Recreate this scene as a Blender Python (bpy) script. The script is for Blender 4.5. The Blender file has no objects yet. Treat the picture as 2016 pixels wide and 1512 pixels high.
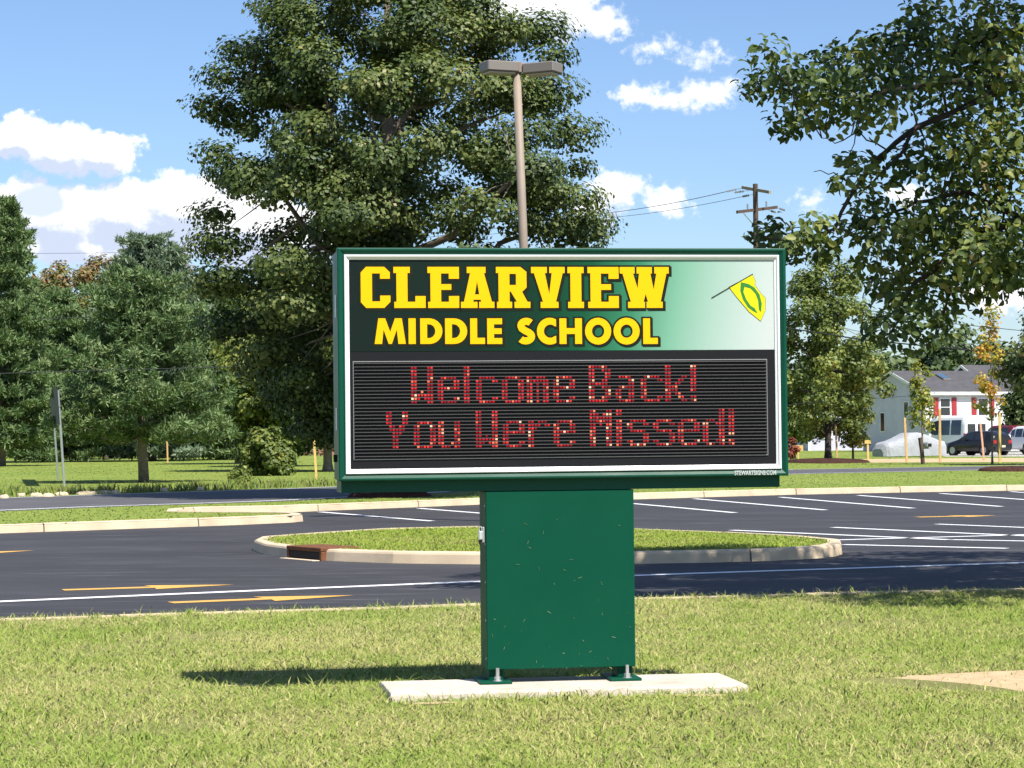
import bpy, math, random
import numpy as np
from mathutils import Vector, Matrix, Euler
from mathutils.geometry import tessellate_polygon

random.seed(7)
RNG = np.random.default_rng(11)
R = math.radians
SC = bpy.context.scene
COL = SC.collection

# ------------------------------------------------------------------ camera, sky, sun, exposure
F = 4600.0                       # focal length in photo pixels (2016 wide)
CAMZ = 1.41
PITCH, ROLL = R(1.308), R(0.6)
cam_d = bpy.data.cameras.new('camera')
cam = bpy.data.objects.new('camera', cam_d)
COL.objects.link(cam)
cam_d.sensor_width = 36.0
cam_d.lens = 36.0 * F / 2016.0
cam_d.clip_start = 0.1
cam_d.clip_end = 8000
CROT = Euler((R(90) + PITCH, 0, 0)).to_matrix() @ Matrix.Rotation(-ROLL, 3, 'Z')
cam.matrix_world = Matrix.Translation((0, 0, CAMZ)) @ CROT.to_4x4()
SC.camera = cam

SUN_TO = Vector((1.07, -1.5, 2.43)).normalized()
sun_d = bpy.data.lights.new('sun', 'SUN')
sun_d.energy = 5.0
sun_d.angle = R(0.53)
sun_d.color = (1.0, 0.955, 0.88)
sun = bpy.data.objects.new('sun', sun_d)
sun.rotation_euler = (-SUN_TO).to_track_quat('-Z', 'Y').to_euler()
sun.location = (20, -30, 45)
COL.objects.link(sun)

SC.view_settings.view_transform = 'Standard'
SC.view_settings.look = 'None'
SC.view_settings.exposure = 0.68
SC.view_settings.gamma = 1.0
SC.view_settings.use_curve_mapping = False
SC.cycles.max_bounces = 4
SC.cycles.diffuse_bounces = 2
SC.cycles.glossy_bounces = 2
SC.cycles.transparent_max_bounces = 8

def ray(px, py):
    d = CROT @ Vector(((px - 1008.0) / F, (756.0 - py) / F, -1.0))
    return d
def P(px, py, z=0.0):
    """point of the ground level z seen at a photo pixel"""
    d = ray(px, py)
    t = (z - CAMZ) / d.z
    return Vector((d.x * t, d.y * t, z))
def Q(px, py, D):
    """point at distance D (world y) seen at a photo pixel"""
    d = ray(px, py)
    t = D / d.y
    return Vector((d.x * t, D, CAMZ + d.z * t))
def GX(px, D):
    """ground position at distance D below a photo column near the horizon"""
    v = Q(px, 870, D)
    return Vector((v.x, D, 0))

# ---- world: sky texture with cumulus clouds given by direction
world = bpy.data.worlds.new('World')
SC.world = world
world.use_nodes = True
wt = world.node_tree
for n in list(wt.nodes): wt.nodes.remove(n)

class NB:
    """small node building helper"""
    def __init__(s, tree): s.t = tree
    def n(s, kind, **kw):
        nd = s.t.nodes.new(kind)
        for k, v in kw.items(): setattr(nd, k, v)
        return nd
    def link(s, a, b): s.t.links.new(a, b)
    def put(s, sock, v):
        if hasattr(v, 'is_output') or hasattr(v, 'links'): s.t.links.new(v, sock)
        else: sock.default_value = v
    def m(s, op, a, b=None, c=None, clamp=False):
        nd = s.n('ShaderNodeMath', operation=op); nd.use_clamp = clamp
        s.put(nd.inputs[0], a)
        if b is not None: s.put(nd.inputs[1], b)
        if c is not None: s.put(nd.inputs[2], c)
        return nd.outputs[0]
    def v(s, op, a, b=None):
        nd = s.n('ShaderNodeVectorMath', operation=op)
        s.put(nd.inputs[0], a)
        if b is not None: s.put(nd.inputs[1], b)
        return nd.outputs['Value'] if op in ('LENGTH', 'DOT_PRODUCT') else nd.outputs[0]
    def noise(s, vec, scale, detail=4, rough=0.55, dist=0.0, ntype='FBM'):
        nd = s.n('ShaderNodeTexNoise')
        if vec is not None: s.put(nd.inputs['Vector'], vec)
        nd.inputs['Scale'].default_value = scale
        nd.inputs['Detail'].default_value = detail
        nd.inputs['Roughness'].default_value = rough
        nd.inputs['Distortion'].default_value = dist
        return nd.outputs['Fac']
    def smooth(s, x, a, b):
        nd = s.n('ShaderNodeMapRange', interpolation_type='SMOOTHSTEP')
        s.put(nd.inputs[0], x); s.put(nd.inputs[1], a); s.put(nd.inputs[2], b)
        return nd.outputs[0]
    def mix(s, f, a, b, blend='MIX'):
        nd = s.n('ShaderNodeMix', data_type='RGBA', blend_type=blend)
        s.put(nd.inputs[0], f); s.put(nd.inputs[6], a); s.put(nd.inputs[7], b)
        return nd.outputs[2]
    def ramp(s, x, stops):
        nd = s.n('ShaderNodeValToRGB')
        el = nd.color_ramp.elements
        el[0].position = stops[0][0]; el[0].color = (*stops[0][1], 1)
        el[1].position = stops[-1][0]; el[1].color = (*stops[-1][1], 1)
        for p, c in stops[1:-1]:
            e = el.new(p); e.color = (*c, 1)
        s.put(nd.inputs[0], x)
        return nd.outputs[0]

# (photo px, py, half width, half height, strength) of the cumulus in view, stored as direction angles
CLOUDS = [
    (55, 285, 75, 55, 1), (135, 305, 110, 58, 1), (225, 310, 75, 52, 1), (-60, 300, 90, 60, 1),
    (60, 415, 70, 70, 1.05), (150, 445, 110, 85, 1.1), (250, 425, 110, 72, 1.15), (370, 425, 120, 95, 1.25), (490, 450, 130, 90, 1.2), (200, 490, 240, 45, .95), (600, 470, 120, 75, 1.1),
    (1010, 15, 95, 72, .7), (1100, 15, 115, 88, .75), (1180, 50, 90, 48, .42),
    (1300, 100, 80, 34, .25), (1390, 118, 90, 34, .22),
    (1265, 192, 75, 35, .42), (1335, 204, 90, 34, .34), (1405, 188, 80, 44, .40),
    (1215, 375, 88, 50, .46), (1320, 395, 68, 40, .46), (1180, 410, 84, 40, .4),
    (1600, 395, 60, 36, .20), (1960, 590, 110, 50, .5), (1790, 395, 60, 34, .4),
]
cg = bpy.data.node_groups.new('cloud_field', 'ShaderNodeTree')
cg.interface.new_socket('Vec', in_out='INPUT', socket_type='NodeSocketVector')
cg.interface.new_socket('Field', in_out='OUTPUT', socket_type='NodeSocketFloat')
g = NB(cg)
gi = g.n('NodeGroupInput'); go = g.n('NodeGroupOutput')
vin = gi.outputs[0]
# billows: warp the lookup so that outlines become cauliflower-like
wn = g.n('ShaderNodeTexNoise'); wn.inputs['Scale'].default_value = 95; wn.inputs['Detail'].default_value = 6; wn.inputs['Roughness'].default_value = .56
g.link(vin, wn.inputs['Vector'])
warp = g.v('MULTIPLY', g.v('SUBTRACT', wn.outputs['Color'], (.5, .5, .5)), (.022, .014, 0))
vw = g.v('ADD', vin, warp)
acc = None
for (px, py, a, b, st) in CLOUDS:
    az = (px - 1008) / F
    el = (861 - (px - 1008) * .01047 - py) / F
    q = g.v('LENGTH', g.v('MULTIPLY', g.v('SUBTRACT', vw, (az, el, 0)), (F / a, F / b, 0)))
    f = g.m('MULTIPLY_ADD', q, -st, st)
    acc = f if acc is None else g.m('SMOOTH_MAX', acc, f, .12)
# scattered fair-weather clouds over the rest of the sky
sn = g.noise(g.v('MULTIPLY', vin, (1, 2.1, 0)), 2.6, 2, .5)
wide = g.m('MULTIPLY', g.m('SUBTRACT', sn, .60), 6.0)
sx = g.n('ShaderNodeSeparateXYZ'); g.link(vin, sx.inputs[0])
off = g.m('MAXIMUM', g.smooth(g.m('ABSOLUTE', sx.outputs[0]), .27, .45), g.smooth(sx.outputs[1], .21, .35))
wide = g.m('SUBTRACT', wide, g.m('MULTIPLY', g.m('SUBTRACT', 1.0, off), 9.0))
acc = g.m('MAXIMUM', acc, wide)
fine = g.m('MULTIPLY', g.m('SUBTRACT', g.noise(vin, 230, 5, .58), .5), .46)
g.link(g.m('ADD', acc, fine), go.inputs[0])

w = NB(wt)
tc = w.n('ShaderNodeTexCoord')
sep = w.n('ShaderNodeSeparateXYZ'); w.link(tc.outputs['Generated'], sep.inputs[0])
az = w.m('ARCTAN2', sep.outputs[0], sep.outputs[1])
el = w.m('ARCSINE', sep.outputs[2])
cmb = w.n('ShaderNodeCombineXYZ'); w.link(az, cmb.inputs[0]); w.link(el, cmb.inputs[1])
def field(vec):
    nd = w.n('ShaderNodeGroup'); nd.node_tree = cg
    w.link(vec, nd.inputs[0]); return nd.outputs[0]
d0 = field(cmb.outputs[0])
d1 = field(w.v('ADD', cmb.outputs[0], (.004, .0095, 0)))
alpha = w.smooth(d0, .05, .30)
self_sh = w.smooth(w.m('SUBTRACT', d1, w.m('MULTIPLY', d0, .52)), -.02, .42)
sky = w.n('ShaderNodeTexSky', sky_type='NISHITA')
sky.sun_disc = False
sky.sun_elevation = math.asin(SUN_TO.z)
sky.sun_rotation = math.atan2(SUN_TO.x, SUN_TO.y)
sky.altitude = 30; sky.air_density = 1.0; sky.dust_density = 0.4; sky.ozone_density = 3.0
skyc = w.mix(1.0, sky.outputs[0], (.88, .965, 1.13, 1), 'MULTIPLY')
cloudc = w.mix(self_sh, (9.6, 9.6, 9.7, 1), (5.1, 5.8, 7.3, 1))
above = w.smooth(el, 0.0, .02)
final = w.mix(w.m('MULTIPLY', alpha, above), skyc, cloudc)
# a small cloud lying in the shade of the bank behind it
gn = w.n('ShaderNodeTexNoise'); gn.inputs['Scale'].default_value = 120; gn.inputs['Detail'].default_value = 3
w.link(cmb.outputs[0], gn.inputs['Vector'])
gv = w.v('ADD', cmb.outputs[0], w.v('MULTIPLY', w.v('SUBTRACT', gn.outputs['Color'], (.5, .5, .5)), (.008, .005, 0)))
gq = w.v('LENGTH', w.v('MULTIPLY', w.v('SUBTRACT', gv, ((95 - 1008) / F, (870 - 406) / F, 0)), (F / 56, F / 33, 0)))
final = w.mix(w.m('SUBTRACT', 1.0, w.smooth(gq, .72, 1.05)), final, (5.9, 6.7, 8.0, 1))
bg = w.n('ShaderNodeBackground'); bg.inputs[1].default_value = 0.084
w.link(final, bg.inputs[0])
wo = w.n('ShaderNodeOutputWorld'); w.link(bg.outputs[0], wo.inputs[0])
world.cycles.sampling_method = 'MANUAL'
world.cycles.sample_map_resolution = 512

# ------------------------------------------------------------------ materials
MATS = {}
def srgb(r, g_, b):
    f = lambda c: (c / 255 / 12.92) if c / 255 <= .04045 else ((c / 255 + .055) / 1.055) ** 2.4
    return (f(r), f(g_), f(b))
def mat(name, col, rough=.6, metal=0.0, spec=.5, var=0.0, scale=8.0, bump=0.0, bscale=60.0, emis=None, es=0.0, coat=0.0):
    if name in MATS: return MATS[name]
    m = bpy.data.materials.new(name); m.use_nodes = True
    t = NB(m.node_tree); p = m.node_tree.nodes['Principled BSDF']
    p.inputs['Roughness'].default_value = rough
    p.inputs['Metallic'].default_value = metal
    p.inputs['Specular IOR Level'].default_value = spec
    p.inputs['Coat Weight'].default_value = coat
    tcn = t.n('ShaderNodeTexCoord').outputs['Object']
    if var > 0:
        nz = t.noise(tcn, scale, 5, .6)
        a = tuple(max(0, c * (1 - var)) for c in col); b = tuple(min(1, c * (1 + var)) for c in col)
        t.link(t.ramp(nz, [(.25, a), (.75, b)]), p.inputs['Base Color'])
        t.link(t.m('MULTIPLY_ADD', nz, .25, rough - .12, clamp=True), p.inputs['Roughness'])
    else:
        p.inputs['Base Color'].default_value = (*col, 1)
    if bump > 0:
        bn = t.n('ShaderNodeBump'); bn.inputs['Strength'].default_value = bump; bn.inputs['Distance'].default_value = .01
        t.link(t.noise(tcn, bscale, 4, .6), bn.inputs['Height']); t.link(bn.outputs[0], p.inputs['Normal'])
    if emis:
        p.inputs['Emission Color'].default_value = (*emis, 1); p.inputs['Emission Strength'].default_value = es
    MATS[name] = m
    return m

def foliage(name, stops, trans=.28, rough=.5, spec=.35):
    """leaf material: colour from the per-leaf random value"""
    m = bpy.data.materials.new(name); m.use_nodes = True
    t = NB(m.node_tree); p = m.node_tree.nodes['Principled BSDF']
    at = t.n('ShaderNodeAttribute', attribute_name='rnd')
    c = t.ramp(at.outputs['Fac'], stops)
    t.link(c, p.inputs['Base Color'])
    p.inputs['Roughness'].default_value = rough; p.inputs['Specular IOR Level'].default_value = spec
    tr = t.n('ShaderNodeBsdfTranslucent')
    t.link(t.mix(1.0, c, (1.25, 1.3, .55, 1), 'MULTIPLY'), tr.inputs[0])
    mx = t.n('ShaderNodeMixShader'); mx.inputs[0].default_value = trans
    t.link(p.outputs[0], mx.inputs[1]); t.link(tr.outputs[0], mx.inputs[2])
    out = [n for n in m.node_tree.nodes if n.type == 'OUTPUT_MATERIAL'][0]
    t.link(mx.outputs[0], out.inputs[0])
    return m

def lawn_material(name, stops, patch_scale=.35, fine=18.0, bump=.6):
    m = bpy.data.materials.new(name); m.use_nodes = True
    t = NB(m.node_tree); p = m.node_tree.nodes['Principled BSDF']
    tcn = t.n('ShaderNodeTexCoord').outputs['Object']
    a = t.noise(tcn, patch_scale, 5, .62)
    b = t.noise(tcn, fine, 5, .7)
    x = t.m('ADD', t.m('MULTIPLY', a, .62), t.m('MULTIPLY', b, .38))
    t.link(t.ramp(x, stops), p.inputs['Base Color'])
    p.inputs['Roughness'].default_value = .9; p.inputs['Specular IOR Level'].default_value = .15
    bn = t.n('ShaderNodeBump'); bn.inputs['Strength'].default_value = bump; bn.inputs['Distance'].default_value = .05
    t.link(b, bn.inputs['Height']); t.link(bn.outputs[0], p.inputs['Normal'])
    return m

def blade_material(name, greens, straw, patch=.45, amount=.5, up_mix=.8):
    """grass blades: lush or dry by place, and each blade a little different"""
    m = bpy.data.materials.new(name); m.use_nodes = True
    t = NB(m.node_tree); p = m.node_tree.nodes['Principled BSDF']
    geo = t.n('ShaderNodeNewGeometry')
    at = t.n('ShaderNodeAttribute', attribute_name='rnd').outputs['Fac']
    pn = t.noise(geo.outputs['Position'], patch, 4, .6)
    pn2 = t.noise(geo.outputs['Position'], patch * 5, 3, .6)
    gcol = t.ramp(at, greens)
    scol = t.ramp(at, straw)
    f = t.m('ADD', t.m('MULTIPLY', pn, .7), t.m('MULTIPLY', pn2, .3))
    f = t.m('ADD', f, t.m('MULTIPLY', t.m('SUBTRACT', t.m('FRACT', t.m('MULTIPLY', at, 7.31)), .5), .34))
    f = t.smooth(f, 1 - amount - .08, 1 - amount + .14)
    c = t.mix(f, gcol, scol)
    t.link(c, p.inputs['Base Color'])
    p.inputs['Roughness'].default_value = .55; p.inputs['Specular IOR Level'].default_value = .3
    nv = t.v('NORMALIZE', t.v('ADD', t.v('MULTIPLY', geo.outputs['Normal'], (up_mix,) * 3), (0, 0, 1)))
    t.link(nv, p.inputs['Normal'])
    tr = t.n('ShaderNodeBsdfTranslucent'); t.link(c, tr.inputs[0])
    mx = t.n('ShaderNodeMixShader'); mx.inputs[0].default_value = .3
    t.link(p.outputs[0], mx.inputs[1]); t.link(tr.outputs[0], mx.inputs[2])
    out = [n for n in m.node_tree.nodes if n.type == 'OUTPUT_MATERIAL'][0]
    t.link(mx.outputs[0], out.inputs[0])
    return m

def asphalt_material(name, col, grain=.35):
    m = bpy.data.materials.new(name); m.use_nodes = True
    t = NB(m.node_tree); p = m.node_tree.nodes['Principled BSDF']
    tcn = t.n('ShaderNodeTexCoord').outputs['Object']
    big = t.noise(t.v('MULTIPLY', tcn, (.35, 1.0, 1)), .55, 5, .6)
    sm = t.noise(tcn, 45, 3, .7)
    # faint dust streaks and scuffs along the driving direction
    st = t.smooth(t.noise(t.v('MULTIPLY', tcn, (.55, 3.2, 1)), 1.3, 6, .66), .50, .74)
    x = t.m('ADD', t.m('MULTIPLY', big, .6), t.m('MULTIPLY', sm, .4))
    lo = tuple(c * (1 - grain) for c in col); hi = tuple(c * (1 + grain) for c in col)
    base = t.ramp(x, [(.3, lo), (.7, hi)])
    dust = tuple(min(1, c * 2.2 + .014) for c in col)
    t.link(t.mix(t.m('MULTIPLY', st, .75), base, (*dust, 1)), p.inputs['Base Color'])
    p.inputs['Roughness'].default_value = .82; p.inputs['Specular IOR Level'].default_value = .35
    bn = t.n('ShaderNodeBump'); bn.inputs['Strength'].default_value = .35; bn.inputs['Distance'].default_value = .006
    t.link(t.noise(tcn, 130, 3, .7), bn.inputs['Height']); t.link(bn.outputs[0], p.inputs['Normal'])
    return m

def paint_material(name, col, worn=.25):
    m = bpy.data.materials.new(name); m.use_nodes = True
    t = NB(m.node_tree); p = m.node_tree.nodes['Principled BSDF']
    tcn = t.n('ShaderNodeTexCoord').outputs['Object']
    wv = t.smooth(t.noise(tcn, 14, 6, .75), .56, .72)
    t.link(t.mix(t.m('MULTIPLY', wv, worn * 2.2, clamp=True), (*col, 1), (.12, .115, .11, 1)), p.inputs['Base Color'])
    p.inputs['Roughness'].default_value = .7
    return m

def siding_material(name, col, pitch=.2):
    m = bpy.data.materials.new(name); m.use_nodes = True
    t = NB(m.node_tree); p = m.node_tree.nodes['Principled BSDF']
    tcn = t.n('ShaderNodeTexCoord').outputs['Object']
    s3 = t.n('ShaderNodeSeparateXYZ'); t.link(tcn, s3.inputs[0])
    saw = t.m('FRACT', t.m('DIVIDE', s3.outputs[2], pitch))
    nz = t.noise(tcn, 1.3, 4, .6)
    t.link(t.ramp(nz, [(.3, tuple(c * .9 for c in col)), (.7, tuple(min(1, c * 1.06) for c in col))]), p.inputs['Base Color'])
    bn = t.n('ShaderNodeBump'); bn.inputs['Strength'].default_value = .8; bn.inputs['Distance'].default_value = .03
    t.link(saw, bn.inputs['Height']); t.link(bn.outputs[0], p.inputs['Normal'])
    p.inputs['Roughness'].default_value = .6
    return m

def brick_material(name):
    m = bpy.data.materials.new(name); m.use_nodes = True
    t = NB(m.node_tree); p = m.node_tree.nodes['Principled BSDF']
    tcn = t.n('ShaderNodeTexCoord').outputs['Object']
    s3 = t.n('ShaderNodeSeparateXYZ'); t.link(tcn, s3.inputs[0])
    c3 = t.n('ShaderNodeCombineXYZ'); t.link(t.m('ADD', s3.outputs[0], s3.outputs[1]), c3.inputs[0]); t.link(s3.outputs[2], c3.inputs[1])
    b = t.n('ShaderNodeTexBrick'); t.link(c3.outputs[0], b.inputs['Vector'])
    b.inputs['Color1'].default_value = (.36, .10, .05, 1); b.inputs['Color2'].default_value = (.27, .08, .045, 1); b.inputs['Mortar'].default_value = (.38, .33, .28, 1)
    b.inputs['Scale'].default_value = 1; b.inputs['Brick Width'].default_value = .21; b.inputs['Row Height'].default_value = .075; b.inputs['Mortar Size'].default_value = .01
    t.link(b.outputs['Color'], p.inputs['Base Color']); p.inputs['Roughness'].default_value = .85
    return m

def header_material(name):
    """printed panel: dark green running into white, from left to right"""
    m = bpy.data.materials.new(name); m.use_nodes = True
    t = NB(m.node_tree); p = m.node_tree.nodes['Principled BSDF']
    tcn = t.n('ShaderNodeTexCoord').outputs['Object']
    s3 = t.n('ShaderNodeSeparateXYZ'); t.link(tcn, s3.inputs[0])
    x = t.m('ADD', s3.outputs[0], t.m('MULTIPLY', t.m('SUBTRACT', s3.outputs[2], 2.1), -.18))
    x = t.m('DIVIDE', t.m('ADD', x, 1.15), 2.3)
    c = t.ramp(x, [(0.0, (.006, .013, .011)), (.3, (.005, .019, .012)), (.44, (.004, .034, .017)), (.55, (.006, .075, .034)), (.66, (.035, .19, .10)),
                   (.76, (.16, .36, .25)), (.86, (.31, .445, .375)), (.95, (.43, .505, .47)), (1.0, (.48, .52, .50))])
    t.link(c, p.inputs['Base Color']); p.inputs['Roughness'].default_value = .5; p.inputs['Specular IOR Level'].default_value = .12
    return m

GREEN = (.001, .058, .034)
M_GREEN = mat('sign_green_paint', GREEN, .42, 0, .22, .05, 3.0, .06, 220)
M_GREEN2 = mat('pedestal_green_paint', (.001, .060, .032), .5, 0, .12, .06, 2.2, .12, 240)
M_TRIM = mat('silver_trim', (.78, .79, .80), .32, 0.0, .6)
M_HEAD = header_material('header_print')
M_YEL = mat('yellow_vinyl', (.84, .455, .001), .5, 0, .15)
M_YEL2 = mat('flag_yellow_vinyl', (.70, .60, .012), .5, 0, .15)
M_OUT = mat('letter_outline_dark', (.012, .016, .008), .5, 0, .12)
M_FLAGG = mat('emblem_green', srgb(40, 120, 40), .45)
M_BLK = mat('display_black', (.010, .010, .012), .5, 0, .18)
M_SLAT = mat('display_louver', (.030, .029, .029), .55, 0, .2)
M_GAL = mat('galvanised_steel', (.55, .56, .56), .38, .85, .5, .12, 30)
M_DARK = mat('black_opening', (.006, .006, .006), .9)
M_CONC = mat('concrete_slab', (.56, .49, .40), .9, 0, .2, .22, 5, .5, 90)
M_KERB = mat('kerb_concrete', (.60, .475, .325), .88, 0, .25, .22, 1.7, .4, 90)
M_RUST = mat('rusty_iron', (.17, .07, .033), .85, .1, .3, .35, 14, .5, 80)
M_ASPH = asphalt_material('new_asphalt', (.040, .039, .0425))
M_ROAD = asphalt_material('old_asphalt', (.085, .082, .086), .2)
M_WPAINT = paint_material('white_line_paint', (.80, .80, .80), .28)
M_YPAINT = paint_material('yellow_arrow_paint', (.66, .37, .08), .2)
M_WOODS = mat('stake_wood', (.55, .36, .15), .8, 0, .2, .15, 9)
M_BARK = mat('bark', (.19, .155, .12), .9, 0, .2, .4, 7, 1.0, 26)
M_BARKD = mat('dark_bark', (.055, .045, .04), .9, 0, .2, .35, 9, .8, 30)
M_MULCH = mat('bark_mulch', (.06, .028, .02), .95, 0, .1, .6, 30, 1.0, 50)
M_SOIL = mat('dry_soil', (.50, .37, .22), .95, 0, .1, .22, 9, .8, 60)
M_POLE = mat('lamp_pole_paint', (.27, .215, .165), .6, .0, .4, .10, 3)
M_LAMPB = mat('lamp_head_bronze', (.20, .175, .15), .5, .15, .4)
M_LENS = mat('lamp_lens', (.45, .38, .25), .3)
M_UPOLE = mat('creosote_wood', (.095, .065, .05), .85, 0, .2, .3, 6, .5, 30)
M_ARM = mat('weathered_crossarm', (.30, .25, .20), .85, 0, .2, .3, 8)
M_WIRE = mat('wire_insulation', (.035, .037, .04), .6, 0, .2)
M_PORC = mat('insulator_grey', (.25, .26, .28), .3)

# ------------------------------------------------------------------ mesh helpers
def np_mesh(name, verts, faces_flat, sizes, attr=None):
    me = bpy.data.meshes.new(name)
    nv = len(verts)
    me.vertices.add(nv); me.vertices.foreach_set('co', np.ascontiguousarray(verts, dtype=np.float32).ravel())
    me.loops.add(len(faces_flat)); me.loops.foreach_set('vertex_index', np.ascontiguousarray(faces_flat, dtype=np.int32))
    me.polygons.add(len(sizes))
    st = np.zeros(len(sizes), dtype=np.int32); st[1:] = np.cumsum(sizes)[:-1]
    me.polygons.foreach_set('loop_start', st)
    me.update(calc_edges=True)
    if attr is not None:
        a = me.attributes.new('rnd', 'FLOAT', 'POINT'); a.data.foreach_set('value', np.ascontiguousarray(attr, dtype=np.float32))
    return me

def link(name, me, m=None, parent=None):
    o = bpy.data.objects.new(name, me); COL.objects.link(o)
    if m is not None and me is not None:
        if len(me.materials) == 0: me.materials.append(m)
    if parent is not None: o.parent = parent
    return o
def empty(name, loc=(0, 0, 0), rz=0.0):
    o = bpy.data.objects.new(name, None); COL.objects.link(o)
    o.empty_display_size = .2; o.location = loc; o.rotation_euler = (0, 0, rz)
    return o
def tag(o, label=None, cat=None, group=None, kind=None):
    if label: o['label'] = label
    if cat: o['category'] = cat
    if group: o['group'] = group
    if kind: o['kind'] = kind
    return o

class MB:
    def __init__(s): s.v = []; s.f = []
    def add(s, vs, fs):
        b = len(s.v); s.v += [tuple(x) for x in vs]; s.f += [tuple(b + i for i in f) for f in fs]; return s
    def box(s, x0, x1, y0, y1, z0, z1):
        return s.add([(x0, y0, z0), (x1, y0, z0), (x1, y1, z0), (x0, y1, z0), (x0, y0, z1), (x1, y0, z1), (x1, y1, z1), (x0, y1, z1)],
                     [(0, 3, 2, 1), (4, 5, 6, 7), (0, 1, 5, 4), (1, 2, 6, 5), (2, 3, 7, 6), (3, 0, 4, 7)])
    def cbox(s, x0, x1, y0, y1, z0, z1, c):
        """box with chamfered edges"""
        pts = []; 
        for (xx, sx) in ((x0, 1), (x1, -1)):
            for (yy, sy) in ((y0, 1), (y1, -1)):
                for (zz, sz) in ((z0, 1), (z1, -1)):
                    pts += [(xx, yy + sy * c, zz + sz * c), (xx + sx * c, yy, zz + sz * c), (xx + sx * c, yy + sy * c, zz)]
        I = lambda i, j, k, a: (i * 4 + j * 2 + k) * 3 + a
        fs = []
        for i in (0, 1):
            q = [I(i, 0, 0, 0), I(i, 1, 0, 0), I(i, 1, 1, 0), I(i, 0, 1, 0)]; fs.append(q if i else q[::-1])
            q = [I(0, i, 0, 1), I(1, i, 0, 1), I(1, i, 1, 1), I(0, i, 1, 1)]; fs.append(q[::-1] if i else q)
            q = [I(0, 0, i, 2), I(1, 0, i, 2), I(1, 1, i, 2), I(0, 1, i, 2)]; fs.append(q if i else q[::-1])
        for j in (0, 1):
            for k in (0, 1):
                fs.append([I(0, j, k, 1), I(1, j, k, 1), I(1, j, k, 2), I(0, j, k, 2)])
                fs.append([I(j, 0, k, 0), I(j, 1, k, 0), I(j, 1, k, 2), I(j, 0, k, 2)])
                fs.append([I(j, k, 0, 0), I(j, k, 1, 0), I(j, k, 1, 1), I(j, k, 0, 1)])
        for i in (0, 1):
            for j in (0, 1):
                for k in (0, 1): fs.append([I(i, j, k, 0), I(i, j, k, 1), I(i, j, k, 2)])
        return s.add(pts, fs)
    def tube(s, pts, rad, n=8, caps=True, squash=1.0):
        pts = [Vector(p) for p in pts]
        if not hasattr(rad, '__len__'): rad = [rad] * len(pts)
        rings = []
        span = (pts[-1] - pts[0]); up = Vector((0, 1, 0)) if span.length > 1e-6 and abs(span.normalized().z) > .8 else Vector((0, 0, 1))
        for i, p in enumerate(pts):
            a = pts[max(0, i - 1)]; b = pts[min(len(pts) - 1, i + 1)]
            t = (b - a).normalized()
            u = t.cross(up)
            if u.length < 1e-3: u = t.cross(Vector((1, 0, 0)))
            u.normalize(); v = t.cross(u)
            rings.append([p + (u * math.cos(2 * math.pi * k / n) + v * math.sin(2 * math.pi * k / n) * squash) * rad[i] for k in range(n)])
        vs = [q for r in rings for q in r]; fs = []
        for i in range(len(rings) - 1):
            for k in range(n):
                fs.append((i * n + k, i * n + (k + 1) % n, (i + 1) * n + (k + 1) % n, (i + 1) * n + k))
        if caps: fs.append(tuple(range(n))[::-1]); fs.append(tuple((len(rings) - 1) * n + k for k in range(n)))
        return s.add(vs, fs)
    def loft(s, rings, closed=True, caps=True):
        n = len(rings[0]); vs = [q for r in rings for q in r]; fs = []
        for i in range(len(rings) - 1):
            for k in range(n if closed else n - 1):
                fs.append((i * n + k, i * n + (k + 1) % n, (i + 1) * n + (k + 1) % n, (i + 1) * n + k))
        if caps: fs.append(tuple(range(n))[::-1]); fs.append(tuple((len(rings) - 1) * n + k for k in range(n)))
        return s.add(vs, fs)
    def prism_xz(s, loops, y0, y1):
        """flat shape with holes in the x-z plane, given a thickness from y0 (front) to y1 (back)"""
        tris = tessellate_polygon([[Vector((x, z, 0)) for x, z in L] for L in loops])
        flat = [p for L in loops for p in L]; n = len(flat)
        vs = [(x, y0, z) for x, z in flat] + [(x, y1, z) for x, z in flat]
        fs = [tuple(t) for t in tris] + [tuple(n + i for i in t[::-1]) for t in tris]
        b = 0
        for L in loops:
            k = len(L)
            for i in range(k): fs.append((b + i, b + (i + 1) % k, n + b + (i + 1) % k, n + b + i))
            b += k
        return s.add(vs, fs)
    def slab(s, poly, z0, z1):
        """polygon in plan given thickness"""
        tris = tessellate_polygon([[Vector((x, y, 0)) for x, y in poly]])
        n = len(poly)
        vs = [(x, y, z1) for x, y in poly] + [(x, y, z0) for x, y in poly]
        fs = [tuple(t) for t in tris] + [tuple(n + i for i in t[::-1]) for t in tris]
        for i in range(n): fs.append((i, (i + 1) % n, n + (i + 1) % n, n + i))
        return s.add(vs, fs)
    def mesh(s, name, smooth=False):
        me = bpy.data.meshes.new(name); me.from_pydata(s.v, [], s.f); me.update()
        import bmesh
        bm = bmesh.new(); bm.from_mesh(me); bmesh.ops.recalc_face_normals(bm, faces=bm.faces); bm.to_mesh(me); bm.free()
        if smooth:
            me.polygons.foreach_set('use_smooth', [True] * len(me.polygons))
        return me
    def build(s, name, m, parent=None, smooth=False):
        return link(name, s.mesh(name, smooth), m, parent)

def sheet(name, poly, z, m, parent=None, kind='structure'):
    """flat polygon facing up"""
    tris = tessellate_polygon([[Vector((x, y, 0)) for x, y in poly]])
    fs = []
    for t in tris:
        a, b, c = [Vector((*poly[i], 0)) for i in t]
        fs.append(t if (b - a).cross(c - a).z > 0 else t[::-1])
    me = bpy.data.meshes.new(name); me.from_pydata([(x, y, z) for x, y in poly], [], fs); me.update()
    o = link(name, me, m, parent)
    if kind: o['kind'] = kind
    return o

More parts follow.
